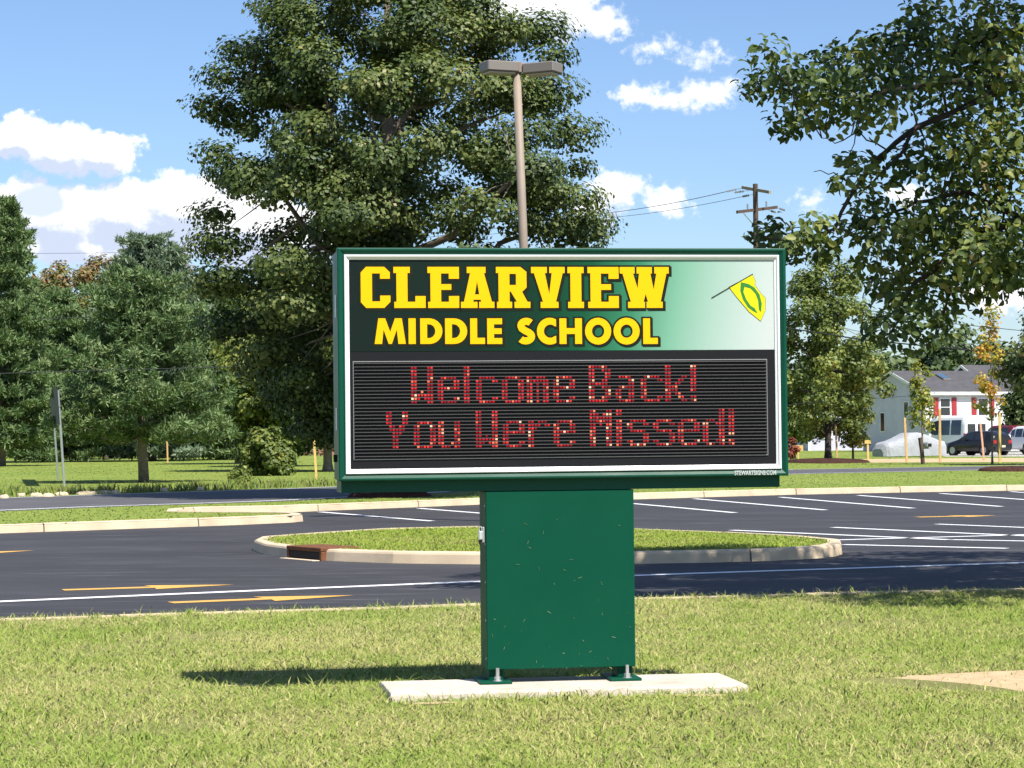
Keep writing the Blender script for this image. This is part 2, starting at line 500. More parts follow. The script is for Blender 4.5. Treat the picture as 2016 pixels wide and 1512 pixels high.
def in_poly(pts, poly):
    x, y = pts[:, 0], pts[:, 1]; ins = np.zeros(len(pts), bool); n = len(poly); j = n - 1
    for i in range(n):
        xi, yi = poly[i]; xj, yj = poly[j]
        c = ((yi > y) != (yj > y)) & (x < (xj - xi) * (y - yi) / (yj - yi + 1e-12) + xi)
        ins ^= c; j = i
    return ins

# ------------------------------------------------------------------ ground, road, parking lot
ZA = -0.13                                       # level of the parking lot, one kerb below the grass
near_kerb = [P(x, y, 0) for x, y in ((-900, 1252), (-300, 1230), (0, 1219), (400, 1207), (750, 1197), (1000, 1187), (1251, 1178), (1600, 1169), (2016, 1160), (2500, 1150), (3100, 1142))]
near_kerb = [(-60, near_kerb[0].y - 3)] + [(p.x, p.y) for p in near_kerb] + [(60, near_kerb[-1].y + 3)]
far_kerb_px = [(-700, 1078), (-300, 1062), (0, 1050), (200, 1043), (400, 1036), (480, 1033), (533, 1030.5)]
fk = [P(x, y, ZA) for x, y in far_kerb_px]
tip = fk[-1]
fk2 = [(p.x, p.y) for p in fk]
fk2 += [(tip.x + .35, tip.y + .35), (tip.x + .5, tip.y + .95), (tip.x + .35, tip.y + 1.6), (tip.x - .1, tip.y + 2.1), (tip.x - .9, tip.y + 2.6), (tip.x - 2.2, tip.y + 3.2)]
corner = len(fk2)
fk2 += [(-6.9, 48.2), (-6.6, 49.0)]
for x, y in ((560, 1009), (700, 1003), (830, 998), (950, 993), (1250, 983), (1550, 974), (1800, 969), (2016, 965.5), (2500, 958), (3000, 953)):
    p = P(x, y, ZA); fk2.append((p.x, p.y))
far_kerb = [(-60, fk2[0][1] - 6)] + fk2 + [(70, fk2[-1][1] + 6)]

M_LAWN_N = lawn_material('near_lawn_thatch', [(.3, (.15, .14, .05)), (.5, (.23, .23, .08)), (.7, (.32, .28, .12))], .6, 30)
M_LAWN_F = lawn_material('far_lawn_grass', [(.30, (.13, .19, .032)), (.48, (.185, .24, .045)), (.62, (.235, .27, .058)), (.78, (.32, .30, .09))], .12, 5.0, .4)

lot = sheet('parking_lot', [(-90, 10), (90, 10), (90, 95), (-90, 95)], ZA, M_ASPH)
# lawn that runs on to the horizon, cut away where the parking lot is
ground = sheet('ground', far_kerb + [(70, 400), (3500, 400), (3500, 6000), (-3500, 6000), (-3500, 30), (-60, 30)], 0.0, M_LAWN_F)
near_lawn = sheet('lawn', [(-60, -40), (60, -40)] + near_kerb[::-1], 0.0, M_LAWN_N)
def gz(x, y):
    """the lawn swells a little round the sign footing"""
    d = np.hypot((np.asarray(x) - .25) / 1.9, (np.asarray(y) - 12.45) / 1.15)
    return .05 * np.clip(1.5 - d, 0, 1) ** 2 * (3 - 2 * np.clip(1.5 - d, 0, 1))
_gx, _gy = np.meshgrid(np.linspace(-2.8, 3.3, 62), np.linspace(10.6, 14.3, 38))
_v = [(x, y, float(gz(x, y)) + .002) for x, y in zip(_gx.ravel(), _gy.ravel())]
_f = [(j * 62 + i, j * 62 + i + 1, (j + 1) * 62 + i + 1, (j + 1) * 62 + i) for j in range(37) for i in range(61)]
_me = bpy.data.meshes.new('lawn_swell'); _me.from_pydata(_v, [], _f); _me.update()
link('lawn_swell', _me, M_LAWN_N)['kind'] = 'structure'

def resample(poly, step, closed=False):
    pts = [Vector((x, y, 0)) for x, y in poly]
    if closed: pts.append(pts[0])
    out = []
    L = [0]
    for i in range(len(pts) - 1): L.append(L[-1] + (pts[i + 1] - pts[i]).length)
    n = max(2, int(L[-1] / step))
    for k in range(n + 1):
        s = L[-1] * k / n
        i = max(j for j in range(len(L)) if L[j] <= s + 1e-9)
        i = min(i, len(pts) - 2)
        t = (s - L[i]) / max(1e-9, L[i + 1] - L[i])
        out.append(pts[i].lerp(pts[i + 1], t))
    return out

def kerb_rings(pts, side, z0, z1, width, inset=0.0):
    rings = []
    for i, p in enumerate(pts):
        a = pts[max(0, i - 1)]; b = pts[min(len(pts) - 1, i + 1)]
        t = (b - a).normalized(); nrm = Vector((-t.y, t.x, 0)) * side
        q = lambda o, z: (p.x + nrm.x * o, p.y + nrm.y * o, z)
        # sloped face, rounded nose, flat top
        rings.append([q(-.02 + inset, z0), q(.0 + inset, z1 - .035 - inset), q(.012 + inset, z1 - .012 - inset), q(.035 + inset, z1 - inset), q(width - inset, z1 - inset), q(width - inset, z0)])
    return rings
def kerb(label_name, poly, side, visible, z1=.025, width=.2, closed=False, seg=3.05, skip=None):
    pts = resample(poly, .25, closed)
    root = MB().loft(kerb_rings(pts, side, ZA - .05, z1, width, .012), caps=True).build(label_name, mat('kerb_joint_dirt', (.14, .115, .085), .95, 0, .1, .3, 4))
    root['kind'] = 'structure'
    n = int(seg / .25); i = 0
    while i < len(pts) - 1:
        chunk = pts[i:i + n + 1]
        i += n
        if len(chunk) < 2: break
        mid = chunk[len(chunk) // 2]
        if not visible(mid): continue
        if skip and skip(mid): continue
        c2 = [c.copy() for c in chunk]
        c2[0] = c2[0].lerp(c2[1], .05); c2[-1] = c2[-1].lerp(c2[-2], .05)
        dz = random.uniform(-.004, .004)
        MB().loft(kerb_rings(c2, side, ZA - .05, z1 + dz, width)).build('kerb_segment', M_KERB, root)
    return root
kerb('kerb', near_kerb, -1, lambda p: abs(p.x) < 8, z1=.012, width=.17)
kerb('kerb', far_kerb, 1, lambda p: -14 < p.x < 20, z1=.02, width=.2)

# grass island in the parking lot
isl_px = [(500, 1083), (520, 1091), (570, 1098), (640, 1104), (780, 1109), (950, 1111), (1100, 1111), (1250, 1110), (1400, 1107.5), (1520, 1104), (1600, 1100), (1640, 1096), (1657, 1091)]
isl = [(P(x, y, ZA).x, P(x, y, ZA).y) for x, y in isl_px]
rt = isl[-1]; lt = isl[0]
isl += [(rt[0] + .12, rt[1] + .9), (rt[0] - .25, rt[1] + 2.2), (rt[0] - 1.3, rt[1] + 4.0), (1.0, 36.4), (-.6, 36.9), (-2.0, 36.4), (lt[0] + .7, lt[1] + 2.3), (lt[0] - .02, lt[1] + 1.1)]
drain_c = P(603, 1101, ZA)
_ic = np.mean(np.array(isl), 0)
island = MB().slab([tuple(_ic + (np.array((p.x, p.y)) - _ic) * np.array([.975, .97])) for p in resample(isl, .25, True)][:-1], ZA, .0).build('grass_island', M_LAWN_F)
island['kind'] = 'structure'
kerb('kerb', isl, 1, lambda p: True, z1=.02, width=.18, closed=True, seg=3.0)

# far road
rn = [(P(x, y).x, P(x, y).y) for x, y in ((-900, 1052), (-300, 1020), (0, 1007), (248, 997), (400, 992.5), (567, 987), (700, 980), (1000, 964), (1250, 949), (1550, 934), (2016, 924), (2600, 915))]
rf = [(P(x, y).x, P(x, y).y) for x, y in ((-900, 1012), (-300, 990), (0, 980), (250, 972), (480, 964.5), (660, 958), (1000, 945), (1250, 935), (1550, 924.5), (2016, 916.5), (2600, 910))]
road = sheet('road', rn + rf[::-1], .004, M_ROAD)
def strip_along(name, poly, off0, off1, z, m, parent):
    pts = resample(poly, 2.0); a = []; b = []
    for i, p in enumerate(pts):
        t = (pts[min(i + 1, len(pts) - 1)] - pts[max(0, i - 1)]).normalized(); nr = Vector((-t.y, t.x, 0))
        a.append((p.x + nr.x * off0, p.y + nr.y * off0)); b.append((p.x + nr.x * off1, p.y + nr.y * off1))
    return sheet(name, a + b[::-1], z, m, parent, kind=None)
strip_along('edge_line', rn, .45, .65, .008, M_WPAINT, road)
strip_along('edge_line', rf, -.35, -.5, .008, M_WPAINT, road)
# driveway beside the house and gravel shoulder
sheet('driveway', [(P(x, y).x, P(x, y).y) for x, y in ((1860, 899), (2150, 899), (2300, 886), (1930, 880), (1830, 886))], .006, mat('driveway_concrete', (.42, .40, .37), .9, 0, .2, .12, 2))
def ragged(cx, cy, rx, ry, n=40, amp=.25, rot=0.0):
    out = []
    ph = [random.uniform(0, 6.28) for _ in range(5)]
    for k in range(n):
        a = 2 * math.pi * k / n
        r = 1 + amp * sum(math.sin((j + 2) * a + ph[j]) / (j + 1.5) for j in range(5)) + random.uniform(-.05, .05)
        x, y = rx * r * math.cos(a), ry * r * math.sin(a)
        out.append((cx + x * math.cos(rot) - y * math.sin(rot), cy + x * math.sin(rot) + y * math.cos(rot)))
    return out
p0, p1 = P(1690, 907), P(2100, 906)
soil_strip = ragged((p0.x + p1.x) / 2, (p0.y + p1.y) / 2 + 1, 10, 9, 60, .12)
sheet('bare_soil', soil_strip, .007, M_SOIL)

# painted lines and arrows on the parking lot
def line_px(a, b, width, m=None, name='painted_line'):
    A = P(*a, ZA); B = P(*b, ZA)
    t = (B - A).normalized(); nr = Vector((-t.y, t.x, 0)) * width / 2
    sheet(name, [((A + nr).x, (A + nr).y), ((B + nr).x, (B + nr).y), ((B - nr).x, (B - nr).y), ((A - nr).x, (A - nr).y)], ZA + .004, m or M_WPAINT, lot, kind=None)
for a, b in (((630, 1008), (850, 1026)), ((825, 1001), (1042, 1018)), ((1245, 991.4), (1447, 1009.7)), ((1367, 982), (1625, 1004.3)), ((1536, 979), (1798, 1000.8)),
             ((1690, 975.4), (1971, 997.4)), ((1852, 971.6), (2100, 990)), ((1990, 968), (2260, 987))):
    line_px(a, b, .16)
for a, b in (((1440, 1044), (1867.5, 1062.8)), ((1640, 1038.5), (2080, 1058)), ((1844, 1032), (2300, 1050)), ((1875, 1062.8), (2200, 1069)), ((1660, 1072.4), (1983, 1080)), ((1598, 1064.7), (2200, 1048))):
    line_px(a, b, .17)
pts = [P(x, y, ZA) for x, y in ((-600, 1210), (0, 1185), (475, 1164), (950, 1145), (1250, 1133), (1650, 1120), (2016, 1108), (2600, 1090))]
strip_along('painted_line', [(p.x, p.y) for p in pts], -.1, .1, ZA + .004, M_WPAINT, lot)
def arrow(px0, py0, px1, py1, wid):
    A = P(px0, py0, ZA); B = P(px1, py1, ZA); t = (B - A); L = t.length; t.normalize(); nr = Vector((-t.y, t.x, 0))
    q = lambda s, o: ((A + t * s * L + nr * o).x, (A + t * s * L + nr * o).y)
    sheet('painted_arrow', [q(0, -wid * .34), q(.52, -wid * .34), q(.50, -wid), q(1, 0), q(.50, wid), q(.52, wid * .34), q(0, wid * .34)], ZA + .004, M_YPAINT, lot, kind=None)
arrow(124, 1162, 462, 1151.5, .34)
arrow(336, 1187, 697, 1172.5, .34)
arrow(-250, 1098, 68, 1084, .42)
arrow(1806, 1018.3, 1962, 1015, .45)

# ------------------------------------------------------------------ grass
def blades(n, pts, h, wdt, lean=.5, hvar=.4, seg=2):
    """n grass blades standing on pts; each bends and tapers"""
    x, y = pts[:, 0], pts[:, 1]
    z0 = pts[:, 2] if pts.shape[1] > 2 else np.zeros(n)
    a = RNG.uniform(0, 2 * np.pi, n); th = RNG.uniform(0, 2 * np.pi, n)
    hh = h * (1 + hvar * RNG.normal(0, 1, n)).clip(.35, 2.2)
    ww = wdt * RNG.uniform(.6, 1.4, n)
    ln = hh * lean * RNG.uniform(.2, 1.5, n)
    ca, sa = np.cos(a), np.sin(a)
    cx, cy = np.cos(th) * ln, np.sin(th) * ln
    V = np.zeros((n, 5, 3))
    for k, (f, wf) in enumerate(((0, 1.0), (.55, .8), (1.0, 0))):
        bx = x + cx * f * f; by = y + cy * f * f; bz = z0 - .006 + hh * (f - .18 * f * f * np.minimum(1.5, lean * 1.2))
        if k < 2:
            V[:, 2 * k] = np.stack([bx - ca * ww * wf / 2, by - sa * ww * wf / 2, bz], 1)
            V[:, 2 * k + 1] = np.stack([bx + ca * ww * wf / 2, by + sa * ww * wf / 2, bz], 1)
        else:
            V[:, 4] = np.stack([bx, by, bz], 1)
    base = (np.arange(n) * 5)[:, None]
    quad = base + np.array([0, 1, 3, 2]); tri = base + np.array([2, 3, 4])
    flat = np.concatenate([quad, tri], 1).ravel()
    sizes = np.tile([4, 3], n)
    rnd = np.repeat(RNG.uniform(0, 1, n), 5)
    return V.reshape(-1, 3), flat, sizes, rnd
def merge(parts):
    vs, fl, sz, rn_ = [], [], [], []; b = 0
    for v, f, s, r in parts:
        vs.append(v); fl.append(f + b); sz.append(s); rn_.append(r); b += len(v)
    return np.concatenate(vs), np.concatenate(fl), np.concatenate(sz), np.concatenate(rn_)

M_BLADE = blade_material('lawn_blades', [(.0, (.20, .295, .044)), (.45, (.265, .37, .062)), (.8, (.335, .425, .085)), (1.0, (.42, .48, .115))],
                         [(.0, (.42, .40, .13)), (.5, (.52, .48, .19)), (1.0, (.64, .57, .28))], .42, .485, .45)
M_BLADE2 = blade_material('island_blades', [(.0, (.17, .26, .028)), (.5, (.27, .36, .045)), (1.0, (.36, .43, .075))],
                          [(.0, (.30, .29, .08)), (1.0, (.46, .42, .16))], .5, .42, .5)
M_BLADE3 = blade_material('far_lawn_blades', [(.0, (.145, .225, .036)), (.5, (.205, .29, .05)), (1.0, (.27, .34, .07))],
                          [(.0, (.24, .24, .06)), (1.0, (.36, .33, .11))], .15, .42, .3)

SIGN_TH = R(8.3)
SIGN_C = Vector((.289, 12.515, 0))
cs, sn_ = math.cos(SIGN_TH), math.sin(SIGN_TH)
def sl(u, v):                                    # sign local -> world plan
    return (SIGN_C.x + u * cs - v * sn_, SIGN_C.y + u * sn_ + v * cs)
SLAB = (-.985, .900, -.31, .32)                  # u0,u1,v0,v1 of the concrete footing
def slab_mask(p, grow=0.0):
    dx, dy = p[:, 0] - SIGN_C.x, p[:, 1] - SIGN_C.y
    u = dx * cs + dy * sn_; v = -dx * sn_ + dy * cs
    return (u > SLAB[0] - grow) & (u < SLAB[1] + grow) & (v > SLAB[2] - grow) & (v < SLAB[3] + grow)
soil_patch = ragged(2.95, 13.2, 1.2, .55, 60, .26, .04)
soil_patches = [soil_patch, ragged(-1.03, 13.02, .10, .05, 20, .3), ragged(-.42, 11.99, .13, .05, 20, .35), ragged(.95, 12.22, .16, .05, 24, .35), ragged(-1.5, 13.3, .16, .05, 20, .3)]
for sp in soil_patches:
    sheet('bare_soil', sp, .006 + float(gz(sum(q[0] for q in sp) / len(sp), sum(q[1] for q in sp) / len(sp))), M_SOIL)

def lawn_points(density, y0, y1, margin=1.5):
    out = []
    for a in np.arange(y0, y1, .5):
        b = a + .5
        hw = b * 1008 / F + margin
        n = int(density(a) * 2 * hw * .5)
        out.append(np.stack([RNG.uniform(-hw, hw, n), RNG.uniform(a, b, n)], 1))
    p = np.concatenate(out)
    lim = np.interp(p[:, 0], [q[0] for q in near_kerb], [q[1] for q in near_kerb])
    keep = (p[:, 1] < lim + .02) & ~slab_mask(p, .0) & ~(slab_mask(p, .07) & (RNG.uniform(0, 1, len(p)) < .6))
    for i, sp in enumerate(soil_patches):
        keep &= ~(in_poly(p, sp) & (RNG.uniform(0, 1, len(p)) < (.97 if i == 0 else .8)))
    return p[keep]
def clumpy(p, scale, lo):
    """uneven cover: drop points where a smooth random field is low"""
    f = np.zeros(len(p))
    for k in range(6):
        a = RNG.uniform(0, 6.28); s = scale * RNG.uniform(.6, 1.8)
        f += np.sin((p[:, 0] * np.cos(a) + p[:, 1] * np.sin(a)) * s + RNG.uniform(0, 6.28))
    f = f / 6 + .5
    return p[RNG.uniform(0, 1, len(p)) < np.clip(lo + f, .1, 1)]
pp = lawn_points(lambda d: 7600 * (10.5 / max(d, 9)) ** 1.6, 8.6, 21.5)
pp = clumpy(pp, 3.0, .35)
pp = np.column_stack([pp, gz(pp[:, 0], pp[:, 1])])
short = blades(len(pp), pp, .030, .0068, 1.1, .35)
p2 = clumpy(lawn_points(lambda d: 480 * (10.5 / max(d, 9)) ** 1.2, 8.6, 21.5), 4.0, -.1)
p2 = np.column_stack([p2, gz(p2[:, 0], p2[:, 1])])
tall = blades(len(p2), p2, .058, .0068, 1.0, .35)
tc_ = lawn_points(lambda d: 3.2, 8.6, 20.5)
tp_c = np.repeat(tc_, 26, 0) + RNG.normal(0, .035, (len(tc_) * 26, 2))
tp_c = tp_c[~slab_mask(tp_c, .01)]
tp_c = np.column_stack([tp_c, gz(tp_c[:, 0], tp_c[:, 1])])
tuft_b = blades(len(tp_c), tp_c, .062, .0075, .9, .35)
tuft_b = (tuft_b[0], tuft_b[1], tuft_b[2], tuft_b[3] * .75)
# longer grass against the footing where the mower does not reach
fe = np.array([sl(random.uniform(SLAB[0] - .03, SLAB[1] + .03), SLAB[2] - abs(random.gauss(0, .03))) for _ in range(520)] + [sl(random.choice((SLAB[0] - .02, SLAB[1] + .02)), random.uniform(SLAB[2], SLAB[3])) for _ in range(160)])
fe = np.column_stack([fe, gz(fe[:, 0], fe[:, 1])])
foot_b = blades(len(fe), fe, .045, .006, .8, .5)
lb = (near_kerb[1:-1])
pe = []
for q in resample(lb, .02):
    if abs(q.x) < 5.4 and random.random() < .55: pe.append((q.x + random.uniform(-.02, .02), q.y - random.uniform(.0, .12)))
pe = np.array(pe); edge = blades(len(pe), pe, .05, .009, .6, .5)
v_, f_, s_, r_ = merge([short, tall, edge, tuft_b, foot_b])
o = link('grass', np_mesh('grass', v_, f_, s_, r_), M_BLADE); tag(o, 'mown yellow-green lawn grass in front of the parking lot', 'grass', kind='stuff')

def poly_points(poly, n):
    a = np.array(poly); lo, hi = a.min(0), a.max(0)
    p = np.stack([RNG.uniform(lo[0], hi[0], n), RNG.uniform(lo[1], hi[1], n)], 1)
    return p[in_poly(p, poly)]
ip = poly_points([(p.x, p.y) for p in resample(isl, .5, True)][:-1], 60000)
ctr = np.mean(np.array(isl), 0)
ip = ctr + (ip - ctr) * np.array([.965, .95])
o = link('grass', np_mesh('grass', *blades(len(ip), ip, .040, .016, 1.0, .35)), M_BLADE2); tag(o, 'bright green grass covering the kerbed island', 'grass', kind='stuff')

# verge between the lot and the far road, and the lawns beyond it
def ground_points(n, y0, y1, power=2.0, margin=2.0):
    t = RNG.uniform(0, 1, n); y = y0 * (y1 / y0) ** t
    hw = y * 1008 / F + margin
    p = np.stack([RNG.uniform(-1, 1, n) * hw, y], 1)
    return p
gp = ground_points(90000, 40, 100)
fkx = np.array([(p.x, p.y) for p in resample(far_kerb, .5)])
keep = in_poly(gp, far_kerb + [(70, 400), (-60, 400)]) & ~in_poly(gp, rn + rf[::-1])
gp = gp[keep]
dmin = np.min((gp[:, None, 0] - fkx[None, ::2, 0]) ** 2 + (gp[:, None, 1] - fkx[None, ::2, 1]) ** 2, 1)
gp = gp[dmin > .25 ** 2]
vg = blades(len(gp), gp, .028, .028, 1.2, .4)
gp2 = ground_points(50000, 100, 210); gp2 = gp2[~in_poly(gp2, rn + rf[::-1]) & ~(in_poly(gp2, soil_strip) & (RNG.uniform(0, 1, len(gp2)) < .93))]
vg2 = blades(len(gp2), gp2, .028, .06, 1.2, .4)
# taller weeds along the far edge of the road
wp = []
for q in resample(rf, .05):
    if -16 < q.x < 2 and random.random() < .8: wp.append((q.x - random.uniform(0.1, 1.8), q.y + random.uniform(.15, 2.6)))
wp = np.array(wp); wpts = np.repeat(wp, 12, 0) + RNG.normal(0, .12, (len(wp) * 12, 2))
wd = blades(len(wpts), wpts, .20, .035, .6, .5)
v_, f_, s_, r_ = merge([vg, vg2, wd])
o = link('grass', np_mesh('grass', v_, f_, s_, r_), M_BLADE3); tag(o, 'green roadside grass and weeds on the lawns beyond the parking lot', 'grass', kind='stuff')
# ------------------------------------------------------------------ the school sign
def S(px, py, dv=0.0):
    """sign-plane coordinates (u along the width, z up) seen at a photo pixel; dv = depth behind the front plane"""
    d = ray(px, py); n = Vector((sn_, -cs, 0))
    o = Vector((SIGN_C.x, SIGN_C.y, 0)) + Vector((-sn_, cs, 0)) * dv
    t = (o - Vector((0, 0, CAMZ))).dot(n) / d.dot(n)
    p = Vector((0, 0, CAMZ)) + d * t
    r = p - SIGN_C
    return r.x * cs + r.y * sn_, p.z

sign = empty('school_sign', SIGN_C, SIGN_TH)
tag(sign, 'green school message sign with yellow lettering and red dot display on a pedestal', 'sign')
u0, zb = S(658, 948); u1, zt = S(1542.5, 488.2)
zb = (S(661, 948)[1] + S(1546, 936.4)[1]) / 2
zt = (S(655, 487.5)[1] + S(1539, 488.7)[1]) / 2
UL, UR = -1.22, 1.22
DEPTH = .42
cab = MB().cbox(UL + .004, UR - .004, .045, DEPTH, zb + .004, zt - .004, .006).build('cabinet', M_GREEN, sign)
# mitred door frame of four bars: outer flange with a bevel that slopes in towards the face
def frame_bars(name, x0, x1, z0, z1, prof, m, parent):
    """prof = list of (inset, y); each bar is mitred at its ends"""
    c = [(x0, z0, 1, 1), (x1, z0, -1, 1), (x1, z1, -1, -1), (x0, z1, 1, -1)]
    for i in range(4):
        a, b = c[i], c[(i + 1) % 4]
        r1 = [(a[0] + a[2] * s, y, a[1] + a[3] * s) for s, y in prof]
        r2 = [(b[0] + b[2] * s, y, b[1] + b[3] * s) for s, y in prof]
        MB().loft([r1, r2]).build(name, m, parent)
FW = .036
frame_bars('frame_bar', UL, UR, zb, zt, [(0, .05), (0, .004), (.006, 0), (.014, 0), (FW, .014), (FW, .05)], M_GREEN, cab)
TW = .026
frame_bars('trim_bar', UL + FW + .001, UR - FW - .001, zb + FW + .001, zt - FW - .001, [(0, .04), (0, .004), (.004, .001), (.012, .004), (.014, .010), (TW, .016), (TW, .04)], M_TRIM, cab)
xi0, xi1, zi0, zi1 = UL + FW + TW + .002, UR - FW - TW - .002, zb + FW + TW + .002, zt - FW - TW - .002
zsplit = S(1100, 690)[1]
head = MB().box(xi0, xi1, .02, .04, zsplit, zi1).build('header_panel', M_HEAD, sign)
housing = MB().box(xi0, xi1, .021, .04, zi0, zsplit - .002).build('display_housing', M_BLK, sign)
dx0, dz1 = S(697, 712); dx1, dz0 = S(1512, 897)
dz0 = S(1100, 899)[1]; dz1 = S(1100, 711)[1]
# thin rim round the louvred area
frame_bars('display_rim', dx0 - .006, dx1 + .006, dz0 - .006, dz1 + .006, [(0, .022), (0, .015), (.004, .014), (.006, .016), (.006, .022)], mat('rim_grey', (.16, .16, .16), .45), housing)
NS = 28
pitch = (dz1 - dz0) / NS
slat_me = MB().loft([[(x, .0205, .42 * pitch), (x, .006, .12 * pitch), (x, .005, .02 * pitch), (x, .0205, .06 * pitch)] for x in (dx0 + .002, dx1 - .002)]).mesh('slat')
slat_me.materials.append(M_SLAT)
for k in range(NS):
    so = link('slat', slat_me, None, housing); so.location = (0, 0, dz0 + (k + .55) * pitch)

# --- lettering
def offset_loops(loops, d):
    """grow a shape with holes by d (outer loop counter-clockwise, holes clockwise)"""
    out = []
    for L in loops:
        n = len(L); q = []
        for i in range(n):
            p0, p1, p2 = Vector(L[i - 1]), Vector(L[i]), Vector(L[(i + 1) % n])
            e1 = (p1 - p0).normalized(); e2 = (p2 - p1).normalized()
            n1 = Vector((e1.y, -e1.x)); n2 = Vector((e2.y, -e2.x))
            b = n1 + n2
            if b.length < 1e-4: b = n1
            b.normalize(); k = min(2.0, 1 / max(.35, b.dot(n1)))
            q.append(tuple(p1 + b * d * k))
        out.append(q)
    return out
def area(L): return sum(L[i - 1][0] * L[i][1] - L[i][0] * L[i - 1][1] for i in range(len(L))) / 2
def orient(loops):
    r = []
    for i, L in enumerate(loops):
        ccw = area(L) > 0
        r.append(list(L) if ccw == (i == 0) else list(L)[::-1])
    return r
SLABF = {
 'C': [[(1.3,0),(5.7,0),(7.2,1.5),(7.2,3.0),(4.7,3.0),(4.7,1.6),(2.75,1.6),(2.75,8.4),(4.7,8.4),(4.7,7.1),(7.1,7.1),(7.1,8.7),(5.7,10),(1.3,10),(0,8.6),(0,1.4)]],
 'L': [[(0,10),(0,8.5),(.7,8.5),(.7,1.5),(.15,1.5),(.15,0),(7.8,0),(7.8,2.9),(5.3,2.9),(5.3,1.5),(3.4,1.5),(3.4,8.5),(4.0,8.5),(4.0,10)]],
 'E': [[(0,10),(0,8.5),(.7,8.5),(.7,1.5),(.1,1.5),(.1,0),(7.7,0),(7.7,2.9),(5.2,2.9),(5.2,1.5),(3.3,1.5),(3.3,4.4),(5.8,4.4),(5.8,5.8),(3.3,5.8),(3.3,8.4),(5.2,8.4),(5.2,7.1),(7.7,7.1),(7.7,10)]],
 'A': [[(0,0),(4.05,0),(4.05,1.5),(3.0,1.5),(3.12,2.0),(4.85,2.0),(4.97,1.5),(4.45,1.5),(4.45,0),(8.2,0),(8.2,1.5),(7.6,1.5),(5.7,8.5),(6.1,8.5),(6.1,10),(1.5,10),(1.5,8.5),(2.3,8.5),(.75,1.5),(0,1.5)], [(3.45,3.3),(4.5,3.3),(3.98,6.5)]],
 'R': [[(0,10),(0,8.5),(.6,8.5),(.6,1.5),(.2,1.5),(.2,0),(3.9,0),(3.9,1.5),(3.3,1.5),(3.3,4.0),(3.6,4.0),(5.1,1.5),(4.5,1.5),(4.5,0),(8.4,0),(8.4,1.5),(7.7,1.5),(6.4,3.9),(7.5,5.0),(7.5,8.8),(6.0,10)], [(3.3,5.6),(4.9,5.6),(4.9,8.3),(3.3,8.3)]],
 'V': [[(0,10),(0,8.5),(.7,8.5),(2.9,1.5),(2.3,1.5),(2.3,0),(6.7,0),(6.7,1.5),(6.1,1.5),(7.8,8.5),(8.3,8.5),(8.3,10),(4.5,10),(4.5,8.5),(5.1,8.5),(4.45,3.4),(3.4,8.5),(3.9,8.5),(3.9,10)]],
 'I': [[(0,10),(0,8.5),(.7,8.5),(.7,1.5),(.1,1.5),(.1,0),(4,0),(4,1.5),(3.4,1.5),(3.4,8.5),(4,8.5),(4,10)]],
 'W': [[(0,10),(0,8.4),(.7,8.4),(2.7,1.5),(2.0,1.5),(2.0,0),(6.2,0),(6.2,1.5),(5.85,1.5),(6.4,3.4),(6.95,1.5),(6.6,1.5),(6.6,0),(10.6,0),(10.6,1.5),(10.1,1.5),(11.6,8.4),(12.2,8.4),(12.2,10),(8.6,10),(8.6,8.4),(9.1,8.4),(8.4,4.5),(7.6,8.4),(8.0,8.4),(8.0,10),(4.2,10),(4.2,8.4),(4.8,8.4),(4.4,4.8),(3.3,8.4),(3.7,8.4),(3.7,10)]],
}
def arc(cx, cy, rx, ry, a0, a1, n=14):
    return [(cx + rx * math.cos(R(a0 + (a1 - a0) * k / n)), cy + ry * math.sin(R(a0 + (a1 - a0) * k / n))) for k in range(n + 1)]
def stroke(path, wdt):
    Lf, Rt = [], []
    for i, p in enumerate(path):
        a = Vector(path[max(0, i - 1)]); b = Vector(path[min(len(path) - 1, i + 1)]); t = (b - a).normalized(); n = Vector((-t.y, t.x)) * wdt / 2
        Lf.append((p[0] + n.x, p[1] + n.y)); Rt.append((p[0] - n.x, p[1] - n.y))
    return [Lf + Rt[::-1]]
s_path = arc(3.75, 7.2, 2.15, 1.65, 38, 200, 12) + [(1.9, 6.1), (3.2, 5.2), (4.7, 4.5)] + arc(3.45, 2.95, 2.35, 1.75, 28, -145, 12)
FUT = {
 'M': [[(0,0),(2.9,0),(3.5,5.6),(5.5,0),(6.7,0),(8.7,5.6),(9.3,0),(12.2,0),(10.7,10),(8.0,10),(6.1,4.7),(4.2,10),(1.5,10)]],
 'I': [[(0,0),(2.8,0),(2.8,10),(0,10)]],
 'D': [[(0,0),(3.3,0)] + arc(3.5, 5, 5.2, 5, -90, 90, 16) + [(3.3, 10), (0, 10)], [(2.7,2.3)] + arc(3.4, 5, 2.5, 2.7, -90, 90, 12) + [(2.7,7.7)]],
 'L': [[(0,0),(5.8,0),(5.8,2.4),(2.75,2.4),(2.75,10),(0,10)]],
 'E': [[(0,0),(5.9,0),(5.9,2.3),(2.7,2.3),(2.7,3.9),(5.7,3.9),(5.7,6.1),(2.7,6.1),(2.7,7.7),(5.9,7.7),(5.9,10),(0,10)]],
 'H': [[(0,0),(2.75,0),(2.75,3.9),(6.15,3.9),(6.15,0),(8.9,0),(8.9,10),(6.15,10),(6.15,6.2),(2.75,6.2),(2.75,10),(0,10)]],
 'O': [arc(5.2, 5, 5.2, 5.25, 0, 345, 23), arc(5.2, 5, 2.45, 2.6, 0, 340, 17)],
 'C': [[(7.6, 9.6)] + arc(5.1, 5, 5.1, 5.25, 62, 298, 20) + [(7.6, .35), (7.6, 3.2)] + arc(5.3, 5, 2.55, 2.6, 310, 50, 16) + [(7.6, 6.8)]],
 'S': stroke(s_path, 2.75),
}
